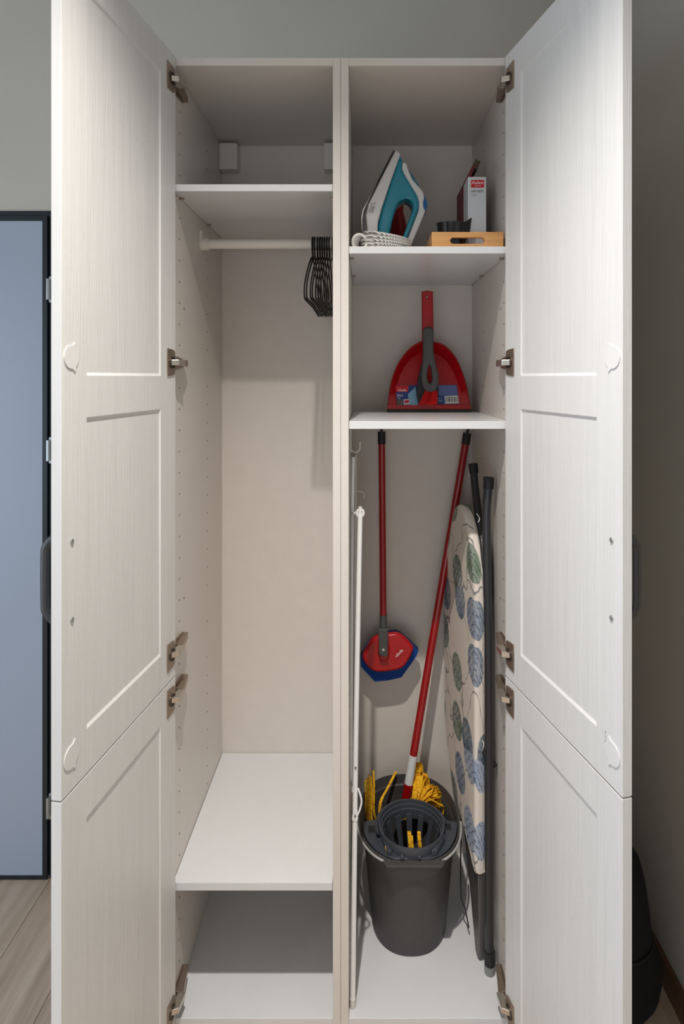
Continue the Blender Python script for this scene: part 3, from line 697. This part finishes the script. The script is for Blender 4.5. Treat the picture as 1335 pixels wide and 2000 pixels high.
front_plate([hp, ho], hy, 0.010, 'handle', 'red', dp, bev=0.004, smooth=True)
# printed card in the pan
LY = PY + 0.004
def lz(pts): return zpoly(pts, 660, 540, 3.708, LY)
def label_poly(pts, mat, name, lift):
    q = zpoly(pts, 660, 540, 3.708, LY); mb = MB()
    k = lambda p: (p.z - zl) / (zt - zl)
    mb.prism([Vector((p.x, PY - 0.0012 + 0.06 * k(p) - lift, p.z)) for p in q], (0, 0.0004, 0)); return mb.build(name, mat, dp)
label_poly([(416, 790), (862, 786), (876, 922), (426, 934)], 'ink_blue', 'paper_label', 0.0016)
label_poly([(418, 792), (512, 792), (506, 836), (418, 838)], 'ink_red', 'label_print', 0.0020)
label_poly([(505, 855), (562, 800), (580, 932), (522, 934)], 'ink_lightblue', 'label_print', 0.0020)
label_poly([(728, 790), (860, 788), (868, 862), (728, 862)], 'ink_steel', 'label_print', 0.0020)
label_poly([(424, 892), (470, 892), (470, 928), (426, 930)], 'tail', 'label_print', 0.0020)
label_poly([(474, 890), (518, 888), (518, 926), (474, 928)], 'carton', 'label_print', 0.0020)
label_poly([(480, 898), (512, 894), (512, 912), (480, 920)], 'ink_red', 'label_print', 0.0023)
label_poly([(770, 866), (870, 862), (874, 918), (772, 922)], 'white_label', 'label_print', 0.0021)
mb = MB(); xq = 776
while xq < 866:
    wq = random.choice((2, 3, 5)); q = lz([(xq, 872), (xq + wq, 872), (xq + wq, 908), (xq, 908)])
    mb.prism([Vector((p.x, PY - 0.0012 + 0.06 * (p.z - zl) / (zt - zl) - 0.0025, p.z)) for p in q], (0, 0.0003, 0)); xq += wq + random.choice((3, 4, 6))
mb.build('barcode', 'ink_dark', dp)
def ltext(s, size, zx, zy, mat):
    c = lz([(zx, zy)])[0]; k = (c.z - zl) / (zt - zl); me = text_mesh(s, size); me.transform(basis(Vector((c.x, PY - 0.0040 + 0.06 * k, c.z)), (1, 0, 0), (0, 0, 1), (0, -1, 0))); finish(me, 'label_text', mat, dp)
ltext('vileda', 0.0115, 463, 824, 'ink_white'); ltext('2in1', 0.0115, 448, 862, 'ink_white'); ltext('set', 0.006, 440, 882, 'ink_white')
ltext('2 in 1', 0.006, 735, 884, 'ink_white'); ltext('vileda', 0.005, 738, 900, 'ink_white')

BY = PY - 0.022
hb = thing('hand_brush', 'grey handled brush with red bristles clipped into the red dustpan', 'brush', (0.2, BY, SH2 + 0.02))
def bz(pts): return zpoly(pts, 660, 540, 3.708, BY)
out = crom(bz([(618, 378), (684, 378), (688, 470), (692, 560), (708, 640), (726, 720), (722, 790), (700, 826), (664, 838), (630, 822), (606, 780), (599, 710), (610, 600), (614, 480)]), 4)
hol = crom(bz([(660, 640), (674, 690), (680, 735), (668, 772), (652, 765), (644, 720), (648, 680)]), 4)
front_plate([out, hol], BY, 0.010, 'brush_handle', 'grey_rubber', hb, bev=0.005, smooth=True)
front_plate([bz([(603, 640), (625, 640), (640, 780), (700, 790), (726, 770), (728, 850), (720, 930), (590, 934), (570, 860), (575, 760)])], BY + 0.013, 0.004, 'brush_block', 'dark_rubber', hb, bev=0.001)
mb = MB()
for k in range(110):
    u = random.random(); v = random.random()
    x0, x1 = 632 + 84 * u, 586 + 128 * u
    p0 = bz([(x0, 828)])[0]; p1 = bz([(x1 + random.uniform(-3, 3), 926 + random.uniform(-8, 6))])[0]
    yy = BY - 0.006 + 0.012 * v
    mb.tube([(p0.x, yy, p0.z), ((p0.x + p1.x) / 2, yy - 0.002, (p0.z + p1.z) / 2), (p1.x, yy, p1.z)], 0.0012, 4)
mb.build('bristles', 'bristle', hb, kind='stuff')

# ------------------------------------------------------------------ deck scrubber hanging at the back
SY = 0.36
sc = thing('deck_scrubber', 'scrubber with red pole, hexagonal red head and blue pad, hanging at the back', 'scrubber', (0.105, SY, 0.70))
MB().tube([P(745, 862, SY), P(748, 1205, SY)], 0.0098, 16).build('pole', 'red_tube', sc, smooth=True)
MB().tube([P(744.8, 843, SY), P(745, 867, SY)], 0.0112, 16).build('end_cap', 'dark_rubber', sc, smooth=True)
mb = MB(); mb.tube(crom([P(744.8, 845, SY), P(744.6, 836, SY + 0.002), P(744.6, 828, SY + 0.02), P(744.6, 828, SY + 0.06), P(744.6, 836, SY + 0.085)], 4, False), 0.003, 8); mb.build('hanging_loop', 'dark_rubber', sc, smooth=True)
MB().tube([P(748, 1200, SY), P(748.2, 1228, SY)], 0.0104, 16).build('pole_socket', 'grey_rubber', sc, smooth=True)
def sz(pts, Y): return zpoly(pts, 695, 1220, 10.27, Y)
red = [(300, 300), (440, 205), (660, 165), (880, 172), (1115, 395), (1140, 490), (1050, 680), (905, 850), (640, 915), (390, 918), (245, 830), (125, 640), (180, 490)]
front_plate([crom(sz(red, SY + 0.022), 3)], SY + 0.022, 0.011, 'head_plate', 'red', sc, bev=0.007, smooth=True)
front_plate([sz([(470, 330), (640, 330), (680, 470), (665, 640), (600, 725), (490, 725), (430, 560)], SY + 0.010)], SY + 0.010, 0.006, 'head_boss', 'red', sc, bev=0.005, smooth=True)
pad = [(270, 330), (460, 185), (800, 125), (905, 180), (1245, 480), (1200, 605), (905, 1020), (640, 1080), (370, 1105), (95, 805), (90, 610)]
front_plate([sz(pad, SY + 0.046)], SY + 0.046, 0.012, 'scouring_pad', 'blue_pad', sc, bev=0.001)
front_plate([sz([(445, 60), (635, 60), (640, 300), (632, 590), (600, 612), (480, 590), (450, 560), (452, 300)], SY - 0.002)], SY - 0.002, 0.011, 'swivel_joint', 'grey_rubber', sc, bev=0.003, smooth=True)
c = sz([(545, 500)], SY - 0.0135)[0]; MB().tube([(c.x, SY - 0.0155, c.z), (c.x, SY - 0.012, c.z)], 0.004, 12).build('joint_pin', 'steel', sc)
c = sz([(862, 572)], SY + 0.0035)[0]
me = text_mesh('vileda', 0.0125); rt = math.radians(47); me.transform(basis(Vector((c.x, SY + 0.0032, c.z)), (math.cos(rt), 0, math.sin(rt)), (-math.sin(rt), 0, math.cos(rt)), (0, -1, 0))); finish(me, 'printed_text', 'ink_white', sc)
MB().box(0.098, 0.108, DEPTH - 0.02, DEPTH, 1.404, 1.412).build('hook', 'white_plastic', cr)

# ------------------------------------------------------------------ bucket with wringer
BX, BYc, RIM = 0.172, 0.256, 0.370
bk = thing('mop_bucket', 'charcoal plastic mop bucket with wringer insert on the cabinet floor', 'bucket', (BX, BYc, FL))
def bring(a, b_, z, yc=BYc, flat=None, n=56, e=2.35):
    out = []
    for j in range(n):
        t = 2 * PI * j / n; cx_, sy_ = math.cos(t), math.sin(t)
        x_ = a * abs(cx_) ** (2 / e) * (1 if cx_ >= 0 else -1); y_ = b_ * abs(sy_) ** (2 / e) * (1 if sy_ >= 0 else -1)
        if flat is not None and y_ < flat - yc: y_ = flat - yc
        out.append(Vector((BX + x_, yc + y_, z)))
    return out
mb = MB()
mb.loft([bring(0.095, 0.112, FL, 0.258, e=2.25), bring(0.100, 0.118, FL + 0.004, 0.258, e=2.25), bring(0.117, 0.141, 0.290, 0.257, e=2.3), bring(0.122, 0.147, 0.345, 0.257, 0.112), bring(0.126, 0.154, 0.350, BYc, 0.103),
         bring(0.1335, 0.160, 0.352, BYc, 0.097), bring(0.1345, 0.161, RIM, BYc, 0.096), bring(0.131, 0.158, RIM + 0.001, BYc, 0.099), bring(0.127, 0.154, 0.358, BYc, 0.104), bring(0.113, 0.137, 0.290, 0.257, e=2.3), bring(0.094, 0.111, FL + 0.006, 0.258, e=2.25)])
mb.build('bucket_body', 'bucket', bk, smooth=True)
mb = MB(); mb.hexa([(BX - 0.064, 0.093, 0.360), (BX + 0.070, 0.093, 0.360), (BX + 0.080, 0.108, 0.360), (BX - 0.074, 0.108, 0.360), (BX - 0.066, 0.086, RIM + 0.001), (BX + 0.072, 0.086, RIM + 0.001), (BX + 0.082, 0.108, RIM + 0.001), (BX - 0.076, 0.108, RIM + 0.001)])
mb.build('pouring_lip', 'bucket', bk, bevel=0.004, seg=3)
for sgn, a0, a1 in ((-1, 1.02, 1.40), (1, 1.63, 2.02)):
    pass
mb = MB()
full = bring(0.1385, 0.166, RIM - 0.002, BYc, n=120)
lw = [p for p in full if p.y < BYc - 0.02 and p.x < BX - 0.060]; rw = [p for p in full if p.y < BYc - 0.02 and p.x > BX + 0.066]
lw.sort(key=lambda p: p.x * 0.5 - p.y); rw.sort(key=lambda p: -p.x * 0.5 - p.y)
mb.tube(lw, 0.0028, 8); mb.tube(rw, 0.0028, 8); mb.build('carrying_handle', 'bail', bk, smooth=True)
# wringer: deck with a round opening, stepped ring, tapering staves
WC = (BX + 0.003, 0.188)
def circ(r, z, n=40): return [Vector((WC[0] + r * math.cos(2 * PI * j / n), WC[1] + r * math.sin(2 * PI * j / n), z)) for j in range(n)]
deck = [p for p in bring(0.128, 0.155, 0, BYc, 0.106, n=120) if p.y < 0.232]
deck.sort(key=lambda p: (math.atan2(p.y - 0.20, p.x - BX) - 1.5) % (2 * PI))
deck = [p for p in deck if not (abs(p.x - BX) < 0.11 and p.y > 0.2)]
deck += [Vector((WC[0] + 0.0925 * math.cos(a), WC[1] + 0.0925 * math.sin(a), 0)) for a in [math.radians(q) for q in range(30, 151, 8)]]
me = plate_mesh([[(p.x, p.y) for p in deck], [(p.x, p.y) for p in circ(0.0795, 0)]], 0.004, 0.001); me.transform(Matrix.Translation((0, 0, RIM + 0.0005)))
wr = finish(me, 'wringer', 'wringer', bk)
mb = MB(); mb.loft([circ(r, z) for r, z in ((0.082, 0.366), (0.0865, 0.397), (0.0855, 0.4), (0.0822, 0.4), (0.0808, 0.391), (0.0782, 0.390), (0.077, 0.381), (0.0745, 0.380), (0.0732, 0.370), (0.0728, 0.356), (0.076, 0.356), (0.080, 0.366))], False, False)
R = None
mb.build('wringer_ring', 'wringer', wr, smooth=True)
for j in range(14):
    a = 2 * PI * (j + 0.5) / 14; ca, sa = math.cos(a), math.sin(a); mb = MB(); w0, w1 = 0.0078, 0.0060
    def S(r, wv, z, t=0): return Vector((WC[0] + (r + t) * ca - wv * sa, WC[1] + (r + t) * sa + wv * ca, z))
    mb.hexa([S(0.036, -w1, 0.235), S(0.036, w1, 0.235), S(0.036, w1, 0.235, 0.003), S(0.036, -w1, 0.235, 0.003), S(0.0715, -w0, 0.369), S(0.0715, w0, 0.369), S(0.0715, w0, 0.369, 0.003), S(0.0715, -w0, 0.369, 0.003)])
    mb.build('stave', 'wringer', wr, bevel=0.0008)
mb = MB(); mb.loft([circ(0.034, 0.232), circ(0.041, 0.232), circ(0.041, 0.240), circ(0.034, 0.240)], True, False); mb.build('wringer_cup', 'wringer', wr, smooth=True)
def block(pts, z0, z1, name='wringer_tab_and_notch', mat='wringer'):
    mb = MB(); mb.prism([(p[0], p[1], z0) for p in pts], (0, 0, z1 - z0)); mb.build(name, mat, wr, bevel=0.0025)
Zd = RIM + 0.0045
block([(BX + 0.046, 0.110), (BX + 0.060, 0.112), (BX + 0.088, 0.160), (BX + 0.078, 0.165)], Zd, Zd + 0.017)
block([(BX - 0.090, 0.205), (BX - 0.081, 0.209), (BX - 0.050, 0.116), (BX - 0.060, 0.112)], Zd, Zd + 0.012)
block([(BX + 0.090, 0.196), (BX + 0.108, 0.196), (BX + 0.108, 0.216), (BX + 0.090, 0.216)], Zd, Zd + 0.002, mat='dark_rubber')  # dark slab standing in for the shade of a notch in the deck
block([(BX - 0.108, 0.185), (BX - 0.092, 0.185), (BX - 0.092, 0.208), (BX - 0.108, 0.208)], Zd, Zd + 0.002, mat='dark_rubber')  # left notch, its shaded hollow painted as a dark slab
block([(BX - 0.03, 0.100), (BX - 0.022, 0.100), (BX - 0.022, 0.110), (BX - 0.03, 0.110)], Zd, Zd + 0.010)
block([(BX + 0.012, 0.100), (BX + 0.020, 0.100), (BX + 0.020, 0.110), (BX + 0.012, 0.110)], Zd, Zd + 0.010)
# arm of the lever sweeping round the left back of the ring
mb = MB(); mb.tube([(WC[0] + 0.090 * math.cos(a), WC[1] + 0.090 * math.sin(a), 0.392) for a in [math.radians(q) for q in range(100, 200, 8)]], 0.004, 8); mb.build('wringer_lever', 'wringer', wr, smooth=True)
mb = MB(); mb.tube([(WC[0] + 0.090 * math.cos(a), WC[1] + 0.090 * math.sin(a), 0.388) for a in [math.radians(q) for q in range(10, 64, 8)]], 0.0065, 8); mb.build('wringer_lever', 'wringer', wr, smooth=True)

# ------------------------------------------------------------------ mop in the bucket
mtop, mbot = P(912, 846, 0.425), P(787.5, 1590, 0.335)
mop = thing('mop', 'long red poled mop with yellow fleece strips standing in the grey bucket', 'mop', tuple(mbot))
def mp_(py): 
    t = (py - 846) / (1590 - 846); 
    # perspective-correct position along the pole
    d0, d1 = mtop.y - CY, mbot.y - CY
    k = t * d0 / (d1 + t * (d0 - d1)); return mtop.lerp(mbot, k)
MB().tube([mp_(866), mp_(1478)], 0.0112, 16).build('pole', 'red_tube', mop, smooth=True)
MB().tube([mp_(846), mp_(868)], 0.0125, 16).build('end_cap', 'dark_rubber', mop, smooth=True)
e = mp_(846); mb = MB(); mb.tube(crom([e, e + Vector((0.006, 0.006, 0.02)), e + Vector((0.012, 0.016, 0.036)), e + Vector((0.012, 0.026, 0.03))], 4, False), 0.0035, 8); mb.build('hanging_loop', 'dark_rubber', mop, smooth=True)
MB().tube([mp_(1474), mp_(1532)], 0.0122, 16).build('paper_sleeve', 'white_label', mop, smooth=True)
MB().tube([mp_(1530), mp_(1600)], 0.0128, 16).build('pole_end', 'red_tube', mop, smooth=True)
mc = mp_(1600)
MB().tube([mc + Vector((0, 0, 0.01)), mc + Vector((-0.005, 0, -0.05))], [0.014, 0.024], 16).build('mop_head', 'grey_rubber', mop, smooth=True)
def ribbon(mb, pts, w, side, th=0.0014):
    pts = crom(pts, 5, False); side = Vector(side).normalized(); rings = []
    for i, p in enumerate(pts):
        t = (pts[min(i + 1, len(pts) - 1)] - pts[max(i - 1, 0)]).normalized(); s = (side - t * side.dot(t)).normalized(); nn = s.cross(t)
        rings.append([p + s * w / 2 + nn * th / 2, p - s * w / 2 + nn * th / 2, p - s * w / 2 - nn * th / 2, p + s * w / 2 - nn * th / 2])
    mb.loft(rings)
def strip(pts, w, side):
    mb = MB(); ribbon(mb, pts, w, side); mb.build('fleece_strip', 'yellow', mop, smooth=True)
rs = random.Random(3)
for k in range(26):                               # bunch heaped to the right of the pole
    u = k / 25.0
    ex = 0.198 + 0.074 * u; ey = 0.385 - 0.055 * u + rs.uniform(-0.02, 0.02)
    zt_ = 0.415 - 0.058 * u ** 1.4 + rs.uniform(-0.010, 0.006)
    strip([(mc.x + rs.uniform(-0.005, 0.012), 0.33 + rs.uniform(-0.012, 0.012), 0.31), (mc.x + 0.016 + (ex - mc.x) * 0.42, 0.335 + rs.uniform(-0.02, 0.01), 0.372 + rs.uniform(-0.008, 0.01) - 0.02 * u), (ex - 0.006, ey, zt_), (ex + 0.004, ey + 0.008, zt_ - 0.012), (ex + 0.006 * (1 - u), ey + 0.010 * (1 - u), 0.32)], 0.011 + rs.uniform(-0.002, 0.004), (rs.uniform(-0.4, 0.4), 1, rs.uniform(-0.6, 0.6)) if k % 2 else (1, rs.uniform(-0.5, 0.5), 0.4))
for px, y0, y1, Yk in ((712.5, 1524, 1600, 0.33), (716.5, 1520, 1600, 0.335), (720, 1513, 1605, 0.345), (724, 1516, 1600, 0.35), (728.5, 1505, 1590, 0.36)):
    a, b2 = P(px, y0, Yk), P(px + 2, y1, Yk - 0.02)
    strip([a, a.lerp(b2, 0.4) + Vector((0.0015, 0, 0)), b2, b2 + Vector((0.02, 0.02, -0.05))], 0.0052, (1, 0.3, 0))
a, b2 = P(773, 1507, 0.40), P(743, 1566, 0.33)
strip([a, a.lerp(b2, 0.5), b2, b2 + Vector((-0.004, -0.01, -0.04))], 0.0075, (0.9, 0.3, 0.45))
for px, py in ((799, 1634), (803, 1642), (818, 1634)):
    a = P(px, py, 0.218); strip([a + Vector((0, 0.010, 0.006)), a, a + Vector((0.002, -0.008, -0.022)), a + Vector((0.006, -0.004, -0.05))], 0.009, (1, 0.2, 0))
a = P(757, 1662, 0.125); strip([a + Vector((-0.004, 0.006, 0.008)), a + Vector((0, 0, -0.004)), a + Vector((0.005, 0.01, -0.03))], 0.006, (1, 0.2, 0))

# ------------------------------------------------------------------ ironing board against the right side
ib = thing('ironing_board', 'folded ironing board with leaf-print cover leaning against the right side panel', 'ironing board', (0.335, 0.22, FL))
# board plane: from the front edge (x .345, y .125) to the back edge (x .308, y .425)
bf, bb_ = Vector((0.3425, 0.128, 0)), Vector((0.3050, 0.428, 0)); ew = (bb_ - bf); WB = ew.length; ew.normalize(); nb = Vector((-ew.y, ew.x, 0))
if nb.x > 0: nb = -nb
def BQ(w, z, h=0.0): return bf + ew * w + Vector((0, 0, z)) + nb * h
prof = [(0.004, 0.318), (0.0, 0.335), (0.0, 0.50), (0.0, 0.80), (0.0, 0.96), (0.010, 1.06), (0.045, 1.14), (0.090, 1.192), (0.125, 1.207), (0.158, 1.205), (0.190, 1.185), (0.238, 1.11), (0.280, 1.01), (0.302, 0.90), (0.302, 0.62), (0.288, 0.52), (0.245, 0.44), (0.15, 0.375), (0.06, 0.335), (0.025, 0.316)]
sm = crom([Vector((a, b_, 0)) for a, b_ in prof], 4)
me = plate_mesh([[(p.x, p.y) for p in sm]], 0.014, 0.010, 3); me.transform(basis(bf + nb * 0.0, ew, (0, 0, 1), nb)); finish(me, 'cover', 'leaf', ib, smooth=True)
# tail strip below the cover
me = plate_mesh([[(0.008, 0.322), (0.150, 0.372), (0.075, 0.22), (0.028, FL + 0.004), (0.010, FL + 0.0005), (-0.001, FL + 0.012), (-0.004, 0.15), (0.002, 0.25)]], 0.0065, 0.002); me.transform(basis(bf + nb * -0.002, ew, (0, 0, 1), nb)); finish(me, 'tail_bracket', 'tail', ib, smooth=True)
def leg(pts, r=0.0105): return MB().tube(crom(pts, 6, False), r, 14).build('leg', 'leg', ib, smooth=True)
LB = [(0.3600, 0.104, 0.125), (0.3595, 0.108, 0.30), (0.3600, 0.112, 0.60), (0.3595, 0.113, 0.90), (0.3565, 0.115, 1.05), (0.3555, 0.118, 1.14), P(949.5, 1000, 0.122), P(953.5, 945, 0.122)]
leg(LB)
LA = [(0.3630, 0.30, 0.125), (0.3640, 0.26, 0.40), (0.3650, 0.20, 0.75), (0.3590, 0.150, 1.05), P(938, 1040, 0.20), P(928, 960, 0.26), P(924, 916, 0.28)]
leg(LA)
for p0, p1 in ((P(953.2, 954, 0.122), P(954.0, 932, 0.122)), (P(925.4, 924, 0.276), P(922.8, 905, 0.282))):
    MB().tube([p0, p1], 0.0128, 14).build('leg_cap', 'dark_rubber', ib, smooth=True)
MB().tube([(0.3600, 0.104, 0.150), (0.3600, 0.103, 0.118)], 0.0128, 14).build('leg_cap', 'dark_rubber', ib, smooth=True)
MB().tube([(0.3600, 0.103, 0.119), (0.3600, 0.103, FL)], [0.0135, 0.0128], 14).build('foot', 'cap_grey', ib, smooth=True)
MB().tube([(0.3630, 0.30, 0.128), (0.3630, 0.30, FL)], 0.0128, 14).build('foot', 'cap_grey', ib, smooth=True)
MB().tube(crom([P(943, 1466, 0.125), P(955, 1479, 0.120), P(967, 1496, 0.118)], 4, False), 0.0058, 10).build('release_lever', 'dark_rubber', ib, smooth=True)
MB().tube(crom([BQ(0.20, 0.41, -0.012), P(899, 1730, 0.22), P(908, 1775, 0.20), P(915, 1812, 0.19)], 4, False), 0.0018, 6).build('cord', 'dark_rubber', ib, smooth=True)
for q in ([P(930, 1003, 0.16), P(934, 1008, 0.155), P(936, 1014, 0.15), P(933, 1020, 0.15)], [P(941, 1446, 0.125), P(944, 1452, 0.12), P(943, 1460, 0.12), P(942, 1466, 0.125)]):
    MB().tube(crom(q, 4, False), 0.0012, 6).build('tie_string', 'white_plastic', ib, smooth=True)

# ------------------------------------------------------------------ folded drying rack at the left of the right cabinet
dr = thing('drying_rack', 'folded white drying rack with tubular frame leaning on the partition', 'drying rack', (0.03, 0.1, FL))
def tb(pts, r, name='tube', mat='rack'): return MB().tube(crom(pts, 6, False), r, 12).build(name, mat, dr, smooth=True)
T1 = [P(703, 1000, 0.100), P(699, 1200, 0.080), P(694.5, 1450, 0.060), P(691.5, 1700, 0.040), (0.0268, 0.026, 0.112)]
tb(T1, 0.0062, 'front_tube')
MB().tube([(0.0268, 0.0258, 0.118), (0.0266, 0.025, FL)], 0.0070, 12).build('foot_cap', 'rack_foot', dr, smooth=True)
T2 = [P(689.5, 893, 0.125), P(687.5, 1000, 0.125), P(686, 1250, 0.125), P(684.8, 1538, 0.125)]
tb(T2, 0.0042, 'rear_tube')
tb([(0.0262, 0.42, 1.33), (0.0250, 0.42, 0.80), (0.0250, 0.42, 0.105)], 0.0055, 'rear_tube')
tb([(0.0262, 0.42, 1.325), (0.0262, 0.25, 1.340), P(689.5, 896, 0.125)], 0.0040, 'cross_bar')
tb([(0.0250, 0.42, 0.30), (0.0262, 0.22, 0.30), (0.0275, 0.042, 0.30)], 0.0034, 'cross_bar')
MB().tube([(0.0250, 0.42, 0.112), (0.0250, 0.42, FL)], 0.0066, 12).build('foot_cap', 'rack_foot', dr, smooth=True)
mb = MB(); c = P(703, 1004, 0.100); mb.tube([c + Vector((0.0085 * math.cos(a), 0, 0.010 * math.sin(a) + 0.002)) for a in [math.radians(q) for q in range(-50, 240, 20)]], 0.0026, 8)
mb.tube([c + Vector((0, 0, 0.006)), c + Vector((0, 0, 0.018))], 0.0042, 10); mb.tube([P(686.5, 1003, 0.122), c + Vector((-0.004, 0, 0.002))], 0.004, 8); mb.build('tube_clip', 'rack', dr, smooth=True)
mb = MB(); mb.tube(crom([P(699, 1540, 0.052), P(704, 1555, 0.050), P(705.5, 1567, 0.050), P(702, 1582, 0.050), P(696, 1594, 0.050)], 4, False), 0.0024, 8); c = P(693, 1594, 0.048)
mb.tube([c + Vector((0, -0.0075, 0)), c + Vector((0, 0.004, 0))], 0.0072, 14); mb.tube([P(686.5, 1530, 0.118), P(690, 1545, 0.06)], 0.0042, 8); mb.build('joint', 'rack', dr, smooth=True)
for py, Yq, pxx in ((1500, 0.0485, 694), (1594, 0.0395, 693)):
    c = P(pxx, py, Yq); MB().tube([(c.x, Yq - 0.001, c.z), (c.x, Yq + 0.002, c.z)], 0.0021, 10).build('rivet', 'tail', dr)

# ------------------------------------------------------------------ black bag on the floor by the right wall
bg = thing('black_bag', 'black soft bag slumped on the floor between cabinet door and right wall', 'bag', (0.67, 0.13, 0))
mb = MB(); rings = []
for z, rx_, ry_, cx_ in ((0.0, 0.062, 0.05, 0.672), (0.012, 0.090, 0.078, 0.672), (0.045, 0.110, 0.095, 0.674), (0.085, 0.116, 0.098, 0.674), (0.125, 0.110, 0.094, 0.672), (0.155, 0.098, 0.088, 0.670), (0.172, 0.092, 0.085, 0.669), (0.20, 0.094, 0.085, 0.668), (0.25, 0.094, 0.084, 0.665), (0.31, 0.090, 0.078, 0.661), (0.36, 0.080, 0.066, 0.656), (0.395, 0.062, 0.048, 0.650), (0.412, 0.035, 0.026, 0.645)):
    rings.append([Vector((cx_ + rx_ * math.cos(t) * (1 + 0.025 * math.sin(3 * t + z * 20)), 0.135 + ry_ * math.sin(t) * (1 + 0.03 * math.sin(4 * t + z * 13)), z)) for t in [2 * PI * j / 32 for j in range(32)]])
mb.loft(rings); mb.build('bag_body', 'bag', bg, smooth=True)
mb = MB(); mb.tube([(0.669 + 0.0945 * math.cos(t), 0.135 + 0.0875 * math.sin(t), 0.172) for t in [2 * PI * j / 32 for j in range(32)]], 0.003, 8, closed=True); mb.build('seam_band', 'dark_rubber', bg, smooth=True)
mb = MB(); mb.tube(crom([(0.622, 0.135, 0.400), (0.625, 0.135, 0.428), (0.645, 0.135, 0.440), (0.665, 0.135, 0.428), (0.668, 0.135, 0.400)], 4, False), 0.006, 8); mb.build('carry_loop', 'bag', bg, smooth=True)
